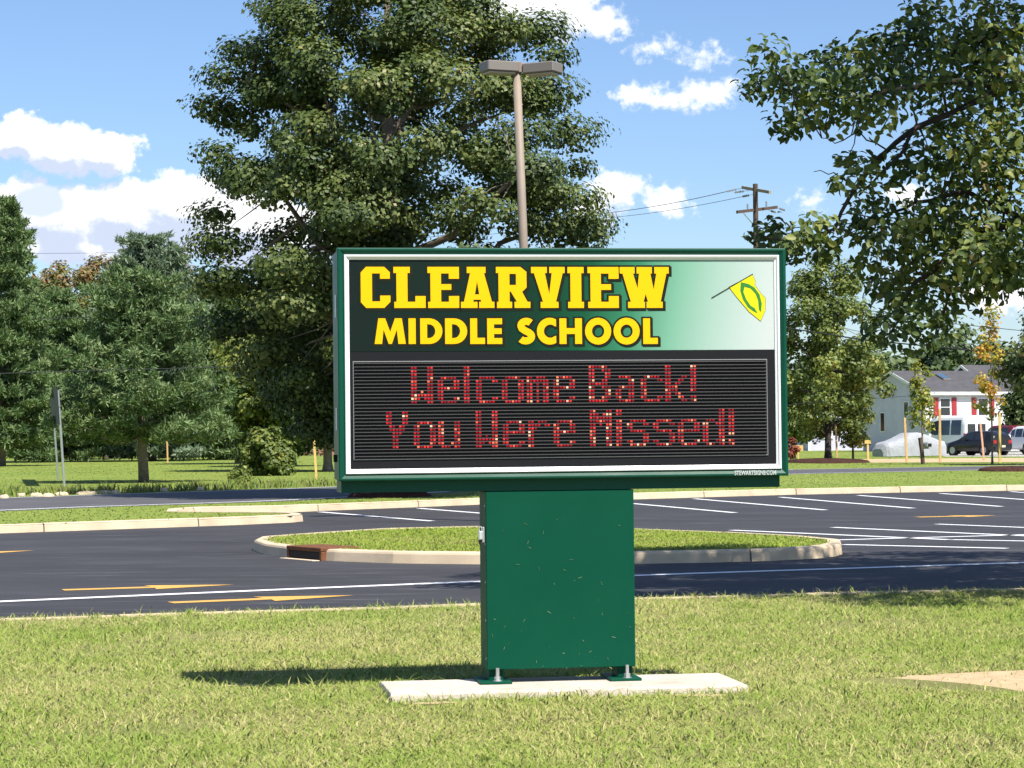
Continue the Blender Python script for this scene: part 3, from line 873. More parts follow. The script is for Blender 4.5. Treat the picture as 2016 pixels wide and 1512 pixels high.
def put_letter(ch, font, px, py_top, py_bot, out_w, drop):
    x, z = S(px, (py_top + py_bot) / 2)
    z0 = S(px, py_bot)[1]; z1 = S(px, py_top)[1]; k = (z1 - z0) / 10
    loops = orient([[(x + a * k, z0 + b * k) for a, b in L] for L in font[ch]])
    lo = offset_loops(loops, out_w)
    lo = [L for i, L in enumerate(lo) if i == 0 or (area(L) < 0 and abs(area(L)) > 2e-5)]
    base = MB().prism_xz(lo, .0185, .0198)
    # the dark outline is deeper below and to the right, like a drop shadow in the print
    base.prism_xz([[(a + drop, b - drop) for a, b in L] for L in lo], .0192, .0199)
    base.build('letter_outline', M_OUT, head)
    MB().prism_xz(loops, .0168, .0184).build('letter', M_YEL, head)
for ch, px in zip('CLEARVIEW', (710.7, 775.4, 842.5, 908, 977.5, 1046.7, 1118.5, 1158, 1221.5)):
    put_letter(ch, SLABF, px, 524.8 + (px - 710) * .0008, 606, .0098, .007)
for ch, px in zip('MIDDLESCHOOL', (738, 805, 828, 877, 926.5, 960, 1018.5, 1058, 1102.5, 1152.8, 1209, 1267.5)):
    put_letter(ch, FUT, px, 626.5, 677, .0095, .0065)
# the flag emblem printed at the right of the panel
def cp(x, y): return S(1080 + x / 4.032, 480 + y / 4.032)
flag_pts = [cp(*q) for q in ((1440,342),(1625,246),(1645,290),(1642,325),(1690,392),(1727,430),(1724,530),(1690,610),(1600,538),(1500,420))]
flag = MB().prism_xz(offset_loops(orient([flag_pts]), .0022), .0185, .0198).build('flag_emblem', M_OUT, head)
MB().prism_xz(orient([flag_pts]), .0172, .0184).build('flag_field', M_YEL2, head)
c_pts = [cp(*q) for q in ((1533,303),(1590,316),(1640,345),(1680,400),(1698,470),(1693,540),(1676,520),(1671,450),(1650,395),(1610,352),(1562,338),(1552,380),(1575,440),(1610,490),(1642,510),(1666,550),(1630,532),(1590,502),(1550,440),(1528,370))]
MB().prism_xz(orient([c_pts]), .0160, .0171).build('flag_letter', M_FLAGG, head)
a_, b_ = cp(1300, 428), cp(1628, 238)
t_ = Vector((b_[0] - a_[0], b_[1] - a_[1])).normalized(); n_ = Vector((-t_.y, t_.x)) * .0022
MB().prism_xz([[(a_[0] + n_.x, a_[1] + n_.y), (a_[0] - n_.x, a_[1] - n_.y), (b_[0] - n_.x, b_[1] - n_.y), (b_[0] + n_.x, b_[1] + n_.y)]], .0160, .0171).build('flag_staff', M_OUT, head)

# --- red dot-matrix message
DOT = {
 'W': ['XX...XX'] * 7 + ['XX.X.XX', 'XXXXXXX', 'XXX.XXX', 'XX...XX'],
 'B': ['XXXXXX.', 'XX..XXX', 'XX...XX', 'XX...XX', 'XX..XX.', 'XXXXXX.', 'XX..XXX', 'XX...XX', 'XX...XX', 'XX..XXX', 'XXXXXX.'],
 'Y': ['XX...XX', 'XX...XX', 'XX...XX', 'XX...XX', '.XX.XX.', '.XXXXX.', '..XXX..', '..XX...', '..XX...', '..XX...', '..XX...'],
 'M': ['XX...XX', 'XXX.XXX', 'XXXXXXX', 'XXXXXXX', 'XX.X.XX', 'XX...XX', 'XX...XX', 'XX...XX', 'XX...XX', 'XX...XX', 'XX...XX'],
 'e': ['.......'] * 3 + ['.XXXXX.', 'XX...XX', 'XX...XX', 'XXXXXXX', 'XX.....', 'XX.....', 'XX...XX', '.XXXXX.'],
 'l': ['XX'] * 11,
 'c': ['.......'] * 3 + ['.XXXXX.', 'XX...XX', 'XX.....', 'XX.....', 'XX.....', 'XX.....', 'XX...XX', '.XXXXX.'],
 'o': ['.......'] * 3 + ['.XXXXX.', 'XX...XX', 'XX...XX', 'XX...XX', 'XX...XX', 'XX...XX', 'XX...XX', '.XXXXX.'],
 'm': ['.......'] * 3 + ['XX.XXX.', 'XXXXXXX', 'XX.X.XX', 'XX.X.XX', 'XX.X.XX', 'XX.X.XX', 'XX.X.XX', 'XX.X.XX'],
 'a': ['......'] * 3 + ['.XXXX.', '....XX', '....XX', '.XXXXX', 'XX..XX', 'XX..XX', 'XX..XX', '.XXXXX'],
 'k': ['XX.....'] * 3 + ['XX...XX', 'XX..XX.', 'XX.XX..', 'XXXX...', 'XXXX...', 'XX.XX..', 'XX..XX.', 'XX...XX'],
 '!': ['XX'] * 8 + ['..', 'XX', 'XX'],
 'u': ['.......'] * 3 + ['XX...XX'] * 6 + ['XX..XXX', '.XXX.XX'],
 'r': ['.......'] * 3 + ['XX.XXX.', 'XXXX.XX', 'XXX....', 'XX.....', 'XX.....', 'XX.....', 'XX.....', 'XX.....'],
 'i': ['XX', 'XX', '..'] + ['XX'] * 8,
 's': ['.......'] * 3 + ['.XXXXX.', 'XX...XX', 'XX.....', '.XXXXX.', '.....XX', '.....XX', 'XX...XX', '.XXXXX.'],
 'd': ['.....XX'] * 3 + ['.XXX.XX', 'XX..XXX', 'XX...XX', 'XX...XX', 'XX...XX', 'XX...XX', 'XX..XXX', '.XXX.XX'],
}
def led_material():
    m = bpy.data.materials.new('red_led'); m.use_nodes = True
    t = NB(m.node_tree); p = m.node_tree.nodes['Principled BSDF']
    at = t.n('ShaderNodeAttribute', attribute_name='rnd').outputs['Fac']
    p.inputs['Base Color'].default_value = (.10, .010, .014, 1)
    t.link(t.ramp(at, [(0, (.7, .02, .035)), (.45, (1, .025, .045)), (.80, (1, .06, .05)), (.93, (1, .25, .12)), (1, (1, .62, .4))]), p.inputs['Emission Color'])
    t.link(t.m('MULTIPLY_ADD', t.m('POWER', at, 2.0), .85, .26), p.inputs['Emission Strength'])
    return m
M_LED = led_material()
PX = 6.39
def led_line(items, row_at_top):
    todo = []
    for ch, px in items:
        if ch in '!i':
            cut = 8 if ch == '!' else 2
            todo += [(DOT[ch][:cut], px, 0), (DOT[ch][cut:], px, cut)]
        else: todo.append((DOT[ch], px, 0))
    for bits, px, r_off in todo:
        vs, fs, rr = [], [], []
        for r_i, row in enumerate(bits, r_off):
            zc = dz0 + (row_at_top - r_i + .35) * pitch
            for c_i, q in enumerate(row):
                if q != 'X': continue
                xc = S(px + (c_i + .45) * PX, 800)[0]
                b = len(vs); hw, hh = .0058, .0057
                bv = min(1.0, max(0, random.gauss(.42, .24))) if random.random() > .10 else random.uniform(.85, 1.0)
                # small lens with a raised centre
                vs += [(xc - hw, .0195, zc - hh), (xc + hw, .0195, zc - hh), (xc + hw, .0195, zc + hh), (xc - hw, .0195, zc + hh), (xc, .0135, zc)]
                fs += [(b, b + 1, b + 4), (b + 1, b + 2, b + 4), (b + 2, b + 3, b + 4), (b + 3, b, b + 4)]; rr += [bv] * 5
        me = bpy.data.meshes.new('led_letter'); me.from_pydata(vs, [], fs); me.update()
        at = me.attributes.new('rnd', 'FLOAT', 'POINT'); at.data.foreach_set('value', rr)
        link('led_letter', me, M_LED, housing)
top_row = round((dz1 - S(1000, 724)[1]) / pitch)
led_line([('W', 810), ('e', 862), ('l', 914), ('c', 938), ('o', 989), ('m', 1038), ('e', 1090), ('B', 1160.5), ('a', 1213), ('c', 1263), ('k', 1311), ('!', 1361)], NS - 2)
led_line([('Y', 760), ('o', 814.5), ('u', 862.5), ('W', 936.6), ('e', 990), ('r', 1040), ('e', 1090), ('M', 1161.6), ('i', 1213.5), ('s', 1234.6), ('s', 1286), ('e', 1335), ('d', 1384), ('!', 1435)], NS - 15)

# maker's web address on the lower frame bar
fc = bpy.data.curves.new('maker_text', 'FONT'); fc.body = 'STEWARTSIGNS.COM'; fc.size = .031; fc.extrude = .0004; fc.align_x = 'LEFT'; fc.offset = .0008
tmp = bpy.data.objects.new('tmp', fc); COL.objects.link(tmp)
bpy.context.view_layer.update()
me = bpy.data.meshes.new_from_object(tmp.evaluated_get(bpy.context.evaluated_depsgraph_get()))
bpy.data.objects.remove(tmp)
tx = np.empty(len(me.vertices) * 3); me.vertices.foreach_get('co', tx); tx = tx.reshape(-1, 3)
xa, za = S(1446, 930); xb, _ = S(1528, 930)
k = (xb - xa) / (tx[:, 0].max() - tx[:, 0].min())
new = np.stack([xa + (tx[:, 0] - tx[:, 0].min()) * k, -.0012 + tx[:, 2] * 0.0, zb + .007 + tx[:, 1] * .024 / tx[:, 1].max()], 1)
me.vertices.foreach_set('co', new.ravel()); me.update()
link('maker_text', me, mat('white_vinyl', (.85, .85, .85), .5), cab)

# beam under the cabinet, pedestal cover, posts with base plates and anchor bolts
RV = .05                                          # the pedestal stands back from the cabinet front
zbeam = S(1000, 966, RV)[1]
beam_r = S(1535, 950, RV)[0]
MB().box(UL + .015, beam_r, RV, DEPTH - .03, zbeam, zb + .003).build('support_beam', M_GREEN, sign)
pl, _ = S(957.5, 1150, RV); pr, _ = S(1249.5, 1150, RV)
slab_z = .097
pz0 = S(1100, 1316, RV)[1]
ped = MB().cbox(pl, pr, RV, RV + .25, pz0, zbeam - .002, .004).build('pedestal_cover', M_GREEN2, sign)
# folded seam flanges and screws along the side of the cover
for zz in np.linspace(pz0 + .06, zbeam - .08, 5):
    MB().tube([(pl - .004, RV + .02, zz), (pl + .002, RV + .02, zz)], .006, 8).build('screw', M_GAL, ped)
for side, xx in ((0, pl + .012), (1, pr - .092)):
    post = MB().cbox(xx, xx + .08, RV + .03, RV + .20, slab_z + .012, zbeam - .01, .004).build('post', M_GREEN2, sign)
    plate = MB().cbox(xx - .055, xx + .115, RV - .055, RV + .25, slab_z, slab_z + .016, .003).build('base_plate', M_GREEN2, post)
    for (bx, by) in ((xx + .04, RV - .027), (xx + .04, RV + .225)):
        bolt = MB()
        bolt.tube([(bx, by, slab_z + .016), (bx, by, slab_z + .020)], .026, 12)
        bolt.tube([(bx, by, slab_z + .020), (bx, by, slab_z + .040)], .017, 6)
        bolt.tube([(bx, by, slab_z + .040), (bx, by, slab_z + .085)], .0095, 10)
        bolt.build('anchor_bolt', M_GAL, post)
# padlocked latch on the left side of the pedestal
lx, lz = S(950, 1056, RV)
latch = MB().cbox(pl - .018, pl, RV + .015, RV + .065, lz - .035, lz + .05, .004).build('latch', M_GAL, sign)
lk = MB().cbox(pl - .038, pl - .012, RV + .01, RV + .04, lz - .02, lz + .028, .006)
lk.tube([(pl - .032, RV + .025, lz + .026), (pl - .032, RV + .025, lz + .045), (pl - .025, RV + .025, lz + .052), (pl - .018, RV + .025, lz + .045), (pl - .018, RV + .025, lz + .026)], .0035, 6)
lk.build('padlock', mat('padlock_silver', (.72, .72, .72), .3, .6), latch)
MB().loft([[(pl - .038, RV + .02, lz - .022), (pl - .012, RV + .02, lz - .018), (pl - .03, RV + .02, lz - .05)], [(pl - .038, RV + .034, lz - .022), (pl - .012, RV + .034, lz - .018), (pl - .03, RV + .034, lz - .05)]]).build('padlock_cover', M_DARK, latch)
# hinges on the left side of the cabinet
for zz in (zb + .33, zb + .93):
    MB().tube([(UL - .002, .075, zz - .06), (UL - .002, .075, zz + .06)], .008, 8).build('hinge', M_GAL, cab)
MB().cbox(UL - .012, UL + .004, .20, .25, zb + .10, zb + .14, .003).build('side_lock', M_DARK, cab)
# dried grass clippings stuck on the pedestal
clip = MB()
for k in range(44):
    a = random.random()
    x = random.uniform(pl + .02, pr - .02); z = pz0 + (zbeam - pz0 - .1) * (random.random() ** 1.9)
    L = random.uniform(.004, .022); th = random.gauss(90, 40); w2 = random.uniform(.0006, .0016)
    dx, dz = L * math.cos(R(th)) / 2, L * math.sin(R(th)) / 2
    nx, nz = -math.sin(R(th)) * w2, math.cos(R(th)) * w2
    clip.loft([[(x - dx - nx, RV - .0005, z - dz - nz), (x - dx + nx, RV - .0005, z - dz + nz), (x - dx, RV - .003, z - dz)], [(x + dx - nx, RV - .001, z + dz - nz), (x + dx + nx, RV - .001, z + dz + nz), (x + dx, RV - .003, z + dz)]])
tag(clip.build('grass_clippings', mat('dry_clippings', (.16, .26, .14), .8), ped), kind='stuff')

# concrete footing
foot = MB()
n1, n2 = 40, 16
ring = []
def fpt(u, v, z): x, y = sl(u, v); return (x, y, z)
U = np.linspace(SLAB[0], SLAB[1], n1); 
per = [(u, SLAB[2]) for u in U] + [(SLAB[1], v) for v in np.linspace(SLAB[2], SLAB[3], n2)[1:]] + [(u, SLAB[3]) for u in U[::-1][1:]] + [(SLAB[0], v) for v in np.linspace(SLAB[3], SLAB[2], n2)[1:-1]]
def jit(s): return random.uniform(-s, s)
rings = []
mu, mv = (SLAB[0] + SLAB[1]) / 2, (SLAB[2] + SLAB[3]) / 2
for (z, ins, j) in ((-.05, 0, .004), (slab_z - .012, 0, .004), (slab_z - .003, .004, .002), (slab_z, .012, .0015)):
    rings.append([fpt(u + (ins if u < mu else -ins) * (abs(u - mu) > .9) + jit(j), v + (ins if v < mv else -ins) * (abs(v - mv) > .31) + jit(j), z) for u, v in per])
foot.loft(rings)
fo = foot.build('concrete_footing', M_CONC); tag(fo, 'pale concrete slab footing that the green school sign is bolted to', 'footing')
# ------------------------------------------------------------------ storm drain in the island kerb
dc = P(604, 1101.5, ZA); ta = P(572, 1098.5, ZA); tb = P(637, 1104, ZA)
tt = (tb - ta); LW = tt.length; ang = math.atan2(tt.y, tt.x)
drain = empty('storm_drain', (ta.x, ta.y, ZA), ang)
tag(drain, 'rusty storm drain inlet set into the kerb of the grass island', 'storm drain')
MB().cbox(-.02, LW + .02, -.05, .50, .115, .165, .008).build('drain_hood', M_RUST, drain)
for xx in (-.02, LW - .03): MB().cbox(xx, xx + .05, -.045, .40, -.01, .113, .006).build('drain_side', M_RUST, drain)
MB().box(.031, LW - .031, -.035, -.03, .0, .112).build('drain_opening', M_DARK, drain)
MB().cbox(.0, LW, -.16, -.055, -.02, .008, .003).build('drain_apron', M_KERB, drain)

# ------------------------------------------------------------------ parking-lot lamp
LD = 42.0
base = GX(1050, LD); topc = Q(1017, 132, LD)
lamp = empty('parking_lot_lamp', (base.x, base.y, 0)); tag(lamp, 'tall brown twin-head parking lot lamp behind the school sign', 'lamp post')
off = topc - Vector((base.x, base.y, 0))
def lp(s, dx=0, dy=0, dz=0): return (off.x * s + dx, off.y * s + dy, off.z * s + dz)
MB().tube([lp(0), lp(.3), lp(.6), lp(.985)], [.090, .086, .079, .072], 16).build('pole', M_POLE, lamp, True)
MB().tube([(0, 0, -.14), (0, 0, .55)], .26, 20).build('concrete_base', M_KERB, lamp)
# each head: shoebox on a short arm
def shoebox(name, c, rz, L, Wd, H):
    h = MB(); ca, sa = math.cos(rz), math.sin(rz)
    def tr(m):
        m.v = [(c[0] + x * ca - y * sa, c[1] + x * sa + y * ca, c[2] + z) for x, y, z in m.v]; return m
    o = tr(MB().cbox(-L / 2, L / 2, -Wd / 2, Wd / 2, -H / 2, H / 2, .018)).build(name, M_LAMPB, lamp)
    tr(MB().cbox(-L / 2 + .05, L / 2 - .05, -Wd / 2 + .05, Wd / 2 - .05, -H / 2 - .035, -H / 2 + .002, .01)).build('lens', M_LENS, o)
    return o
hd = lambda px, py: Q(px, py, LD) - Vector((base.x, base.y, 0))
cl = hd(983, 133.5); cr = hd(1066, 136)
shoebox('lamp_head', (cl.x, cl.y - .05, cl.z), R(24), .62, .42, .185)
shoebox('lamp_head', (cr.x + .02, cr.y - .05, cr.z), R(-27), .62, .42, .185)
MB().cbox(off.x - .30, off.x + .30, off.y - .06, off.y + .06, off.z - .085, off.z + .065, .01).build('arm', M_POLE, lamp)
MB().cbox(off.x - .09, off.x + .09, off.y - .09, off.y + .09, off.z - .11, off.z + .09, .01).build('pole_top', M_POLE, lamp)

# ------------------------------------------------------------------ trees
def leaf_mesh(centers, normals, size, shape='rhomb', droop=.0):
    """one small folded leaf (or leaf pair) per centre; size is an array"""
    n = len(centers)
    nrm = normals / np.maximum(1e-6, np.linalg.norm(normals, axis=1, keepdims=True))
    r = RNG.normal(0, 1, (n, 3)); r[:, 2] -= droop * 2
    t = r - nrm * np.sum(r * nrm, 1, keepdims=True); t /= np.maximum(1e-6, np.linalg.norm(t, axis=1, keepdims=True))
    b = np.cross(nrm, t)
    s = size[:, None]
    if shape == 'rhomb':
        V = np.stack([centers - t * s * .5, centers + b * s * .36 + nrm * s * .10, centers + t * s * .5, centers - b * s * .36 + nrm * s * .10], 1)
        base = (np.arange(n) * 4)[:, None]
        flat = (base + np.array([0, 1, 2, 0, 2, 3])).ravel(); sizes = np.full(n * 2, 3)
        k = 4
    else:                                           # pointed oval leaf folded along the midrib and curling down at the tip
        V = np.stack([centers - t * s * .5, centers - t * s * .22 + b * s * .27 + nrm * s * .10, centers + t * s * .12 + b * s * .25 + nrm * s * .07,
                      centers + t * s * .55 - nrm * s * .16, centers + t * s * .12 - b * s * .25 + nrm * s * .07, centers - t * s * .22 - b * s * .27 + nrm * s * .10, centers - t * s * .05], 1)
        base = (np.arange(n) * 7)[:, None]
        flat = (base + np.array([0, 1, 6, 1, 2, 6, 2, 3, 6, 3, 4, 6, 4, 5, 6, 5, 0, 6])).ravel(); sizes = np.full(n * 6, 3)
        k = 7
    return V.reshape(-1, 3), flat, sizes, k

def bend(a, b, sag=.12, wob=.08, n=4):
    a, b = Vector(a), Vector(b); L = (b - a).length; out = []
    for i in range(n + 1):
        f = i / n; p = a.lerp(b, f); p.z += sag * L * math.sin(math.pi * f)
        if 0 < i < n: p += Vector((random.uniform(-1, 1), random.uniform(-1, 1), random.uniform(-1, 1))) * wob * L * .5
        out.append(p)
    return out

def broadleaf(name, label, loc, height, profile, clumps, per, leaf, material, bark, trunk_r, trunk_top=.8, clump_r=(.7, 1.1), group=None, cat='tree', seed=1,
              flat=.6, lean=(0, 0), color_shift=None, centre=(0, 0), extra=None, limb_n=None, leafshape='rhomb', shell=.55, depth=1.0):
    """profile: list of (height fraction, radius) of the crown; clumps of leaves hang on limbs that leave the trunk"""
    global RNG
    RNG = np.random.default_rng(seed); random.seed(seed)
    root = empty(name, loc); tag(root, label, cat, group)
    ph = [p[0] * height for p in profile]; pr_ = [p[1] for p in profile]
    # centres spread through the crown, more of them near the outside
    C = []
    zmin, zmax = min(ph), max(ph)
    tries = 0
    while len(C) < clumps and tries < clumps * 60:
        tries += 1
        z = random.uniform(zmin, zmax); rmax = np.interp(z, ph, pr_)
        if random.random() > (rmax / max(pr_)) ** 1.1 + .06: continue
        a = random.uniform(0, 2 * math.pi)
        rr = rmax * (1 - (1 - shell) * random.random() ** 1.6) if random.random() < .8 else rmax * random.random()
        rr *= random.uniform(.86, 1.05)
        C.append(Vector((centre[0] + rr * math.cos(a), centre[1] + rr * math.sin(a) * depth, z)))
    if extra: C += [Vector(e) for e in extra]
    tw = MB()
    tz = height * trunk_top
    tp = [Vector((0, 0, -.15)), Vector((0, 0, .05 * height)), Vector((lean[0] * .4 + random.uniform(-.05, .05) * trunk_r * 4, lean[1] * .4, .35 * tz)), Vector((lean[0] * .75, lean[1] * .75, .7 * tz)), Vector((lean[0], lean[1], tz))]
    trr = [trunk_r * 1.5, trunk_r, trunk_r * .82, trunk_r * .5, trunk_r * .15]
    tw.tube(tp, trr, 10)
    def on_trunk(z):
        for i in range(len(tp) - 1):
            if tp[i].z <= z <= tp[i + 1].z:
                f = (z - tp[i].z) / (tp[i + 1].z - tp[i].z); return tp[i].lerp(tp[i + 1], f), trr[i] * (1 - f) + trr[i + 1] * f
        return tp[-1], trr[-1]
    # main limbs, then twigs from the limbs to the clumps
    order = sorted(range(len(C)), key=lambda i: random.random())
    nl = limb_n or max(5, len(C) // 9)
    limbs = []
    for i in order[:nl]:
        c = C[i]
        z0 = max(zmin * .75, min(tz * .95, c.z - .45 * math.hypot(c.x, c.y) - .04 * height))
        z0 = max(z0, .12 * height)
        a, ra = on_trunk(z0)
        path = bend(a, c, .06, .12, 5); rad = [max(.012, ra * .55 * (1 - .85 * k / 5)) for k in range(6)]
        tw.tube(path, rad, 6, caps=False); limbs.append((path, rad))
    for i in order[nl:]:
        c = C[i]; best = None
        for path, rad in limbs:
            for k in (1, 2, 3, 4):
                d = (path[k] - c).length + (0.6 * height if path[k].z > c.z + .1 * height else 0)
                if best is None or d < best[0]: best = (d, path[k], rad[k])
        tw.tube(bend(best[1], c, .04, .15, 3), [max(.010, best[2] * .55), max(.009, best[2] * .4), .008, .005], 5, caps=False)
    tw.build('trunk', bark, root, True)
    cen, nor, siz, rv = [], [], [], []
    mid = Vector((centre[0], centre[1], (zmin + zmax) / 2))
    for c in C:
        R_ = random.uniform(*clump_r)
        m = int(per * (R_ / ((clump_r[0] + clump_r[1]) / 2)) ** 2 * random.uniform(.75, 1.25))
        u = RNG.normal(0, 1, (m, 3)); u /= np.linalg.norm(u, axis=1, keepdims=True)
        rad = RNG.uniform(0, 1, (m, 1)) ** .40 * R_ * (1 + .22 * np.sin(u[:, :1] * 5 + R_ * 9) * np.cos(u[:, 1:2] * 4)) * (1 + .07 * RNG.normal(0, 1, (m, 1)))
        pos = np.array(c) + u * rad * np.array([1, 1, flat])
        out = np.array((c - mid).normalized())
        cen.append(pos); nor.append(u * .75 + out * .30 + np.array([0, 0, .45]) + RNG.normal(0, .30, (m, 3)))
        siz.append(leaf * RNG.uniform(.65, 1.35, m))
        base = random.uniform(.25, .75)
        if color_shift is not None: base = color_shift(c, base)
        rv.append(np.clip(base + RNG.normal(0, .16, m), 0, 1))
    cen = np.concatenate(cen); nor = np.concatenate(nor); siz = np.concatenate(siz); rv = np.concatenate(rv)
    V, fl, sz, k = leaf_mesh(cen, nor, siz, leafshape)
    cr = link('crown', np_mesh('crown', V, fl, sz, np.repeat(rv, k)), material, root)
    cr['kind'] = 'stuff'
    return root, C

F_OAK = foliage('oak_leaves', [(0, (.022, .040, .011)), (.3, (.052, .082, .020)), (.6, (.098, .135, .032)), (.85, (.17, .195, .052)), (1, (.26, .235, .08))], .2)
F_MAPLE = foliage('near_tree_leaves', [(0, (.026, .050, .016)), (.35, (.062, .100, .026)), (.7, (.140, .185, .046)), (.93, (.29, .31, .085)), (1, (.26, .20, .08))], .32)
F_PINE = foliage('pine_needles', [(0, (.052, .096, .040)), (.4, (.110, .172, .068)), (.75, (.18, .25, .105)), (1, (.27, .33, .16))], .18, .6, .15)
F_PINEB = foliage('blue_pine_needles', [(0, (.075, .120, .078)), (.5, (.165, .225, .145)), (1, (.29, .34, .24))], .15, .6, .15)
F_MID = foliage('roadside_leaves', [(0, (0.046, 0.072, 0.017)), (.35, (0.109, 0.152, 0.032)), (.7, (0.203, 0.239, 0.051)), (.9, (0.348, 0.319, 0.072)), (1, (0.493, 0.377, 0.072))], .25)
F_MIDL = foliage('mulch_bed_tree_leaves', [(0, (.060, .088, .024)), (.35, (.13, .175, .042)), (.7, (.22, .26, .065)), (.9, (.34, .33, .08)), (1, (.44, .36, .08))], .3)
F_AUT = foliage('autumn_top_leaves', [(0, (.07, .10, .026)), (.5, (.145, .165, .045)), (.75, (.22, .17, .06)), (1, (.30, .145, .07))], .25)
F_YOUNG = foliage('young_tree_leaves', [(0, (.15, .19, .035)), (.4, (.34, .35, .075)), (.65, (.52, .42, .08)), (.85, (.60, .34, .07)), (1, (.60, .26, .07))], .4)
F_DARK = foliage('far_wood_leaves', [(0, (0.031, 0.056, 0.020)), (.5, (0.073, 0.112, 0.036)), (1, (0.133, 0.168, 0.059))], .12)
F_RED = foliage('red_shrub_leaves', [(0, (.12, .035, .02)), (1, (.32, .09, .05))], .2)

# big oak beside the road
OD = 56.8
ob = GX(770, OD)
px_m = F / OD
H_OAK = 15.2
def oak_r(y): return y
oak_prof = []
for (py, l, r_) in ((870, 600, 900), (760, 470, 1080), (640, 415, 1150), (520, 395, 1180), (420, 395, 1178), (330, 402, 1168), (240, 405, 1150), (150, 410, 1100), (60, 480, 1030), (-30, 545, 985), (-120, 610, 930), (-200, 690, 850), (-240, 740, 800)):
    z = Q(785, py, OD).z
    oak_prof.append((z / H_OAK, (r_ - l) / 2 / px_m * .90))
oak_prof = sorted(oak_prof)
oak_extra = []
for px, py, dy in ((420, 300, -.5), (415, 210, .3), (440, 150, 0), (470, 100, .4), (545, 10, 0), (1120, 260, 0), (1140, 330, .4), (1150, 390, -.5), (1150, 440, .2), (1095, 110, 0), (1060, 60, .5), (1085, 180, 0), (415, 420, .3), (425, 480, -.4), (430, 560, -.3), (450, 640, 0), (520, 690, -.5), (580, 740, -.8), (620, 800, .2), (560, 600, -1.5), (600, 520, -1.2)):
    v = Q(px, py, OD + dy * 2) - Vector((ob.x, ob.y, 0)); oak_extra.append((v.x, v.y, v.z))
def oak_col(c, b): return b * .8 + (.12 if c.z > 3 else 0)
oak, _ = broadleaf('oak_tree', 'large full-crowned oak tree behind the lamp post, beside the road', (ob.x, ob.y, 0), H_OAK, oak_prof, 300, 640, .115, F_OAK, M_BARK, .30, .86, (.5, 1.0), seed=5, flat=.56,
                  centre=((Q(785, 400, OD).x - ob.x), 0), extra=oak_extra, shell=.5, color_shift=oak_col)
def mulch(name, label, c, rx, ry, h):
    m = MB(); rings = []
    for (f, z) in ((1.0, -.02), (.93, h * .45), (.75, h * .8), (.4, h), (.05, h * 1.02)):
        rr = random.Random(3)
        rings.append([(c.x + rx * f * math.cos(a) * (1 + rr.uniform(-.1, .1)), c.y + ry * f * math.sin(a) * (1 + rr.uniform(-.1, .1)), z + rr.uniform(-.02, .02) * (z > 0)) for a in np.linspace(0, 2 * math.pi, 36, endpoint=False)])
    m.loft(rings); o = m.build(name, M_MULCH); tag(o, label, 'mulch'); return o
mulch('mulch_mound', 'dark mulch mound under the big oak tree', ob, 1.0, .9, .16)

# near tree: trunk out of the frame on the right, branches reach in over the lot
ND = 20.6
nb = Vector((7.3, 21.0, 0))
NS_ = ND / 18.0
near = [(1510, 105, .28), (1500, 165, .32), (1485, 180, .2), (1545, 150, .25), (1580, 150, .4), (1600, 190, .4), (1640, 120, .36), (1560, 235, .33), (1545, 255, .2), (1640, 215, .45), (1700, 160, .45), (1690, 110, .36), (1735, 95, .35),
        (1720, 215, .42), (1790, 150, .5), (1775, 80, .33), (1825, 75, .45), (1840, 150, .5), (1815, 25, .3), (1895, 60, .5), (1920, 140, .5), (1960, 30, .55), (1990, 110, .5), (2010, 180, .45), (1870, 205, .4), (1945, 235, .4), (2005, 250, .45),
        (1690, 325, .25), (1705, 345, .22), (1665, 320, .16), (1650, 365, .16), (1720, 395, .34), (1740, 440, .4), (1690, 440, .22), (1790, 330, .4), (1830, 300, .4), (1870, 310, .45), (1925, 290, .4), (1985, 300, .45), (1850, 455, .4), (1910, 470, .42), (1975, 480, .45), (1870, 250, .3), (1960, 180, .42), (1880, 115, .42), (1935, 95, .4), (2000, 55, .45), (1760, 140, .36), (1640, 170, .34), (1935, 550, .4), (1990, 545, .42), (1800, 440, .45), (1850, 400, .38), (1900, 350, .5), (1960, 330, .5), (2005, 350, .5),
        (1880, 440, .45), (1940, 430, .5), (2000, 440, .5), (1640, 470, .3), (1605, 455, .28), (1575, 478, .25), (1520, 450, .26), (1500, 470, .22), (1540, 488, .25), (1560, 500, .2), (1620, 490, .22), (1760, 500, .4), (1720, 480, .22), (1700, 530, .22), (1790, 540, .45), (1840, 500, .45), (1900, 510, .5), (1960, 520, .5), (2010, 520, .5),
        (1740, 565, .3), (1770, 600, .35), (1820, 585, .42), (1880, 570, .42), (1750, 640, .35), (1795, 655, .38), (1840, 640, .35)]
nx = []
random.seed(21)
for px, py, rr in near:
    D = ND + random.uniform(-1.3, 1.3)
    v = Q(px, py, D); nx.append((v, rr * .86))
# the rest of the crown, right of and above the frame
for k in range(330):
    a = random.uniform(0, 2 * math.pi); z = random.uniform(2.0, 10.4)
    rm = np.interp(z, [2.0, 3.2, 5.5, 8.0, 10.4], [2.6, 4.4, 5.6, 4.2, 1.2])
    rr = rm * random.random() ** .45
    v = Vector((nb.x + rr * math.cos(a), nb.y + rr * math.sin(a), z))
    # leave the open sky that the photograph shows at the left of the branches
    if v.x / v.y * F + 1008 < 2190 and (v.z - CAMZ) / v.y * F < 960: continue
    nx.append((v, random.uniform(.4, .7)))
nt = empty('overhanging_tree', (nb.x, nb.y, 0)); tag(nt, 'dark green leafy tree whose branches hang in from the right edge', 'tree')
def rel(v): return Vector((v.x - nb.x, v.y - nb.y, v.z))
tw = MB()
tw.tube([(0, 0, -.2), (0, 0, .4), (-.03, .05, 1.6), (.05, 0, 3.4), (0, .05, 6.0), (.1, 0, 8.6)], [.30, .22, .19, .16, .09, .02], 12)
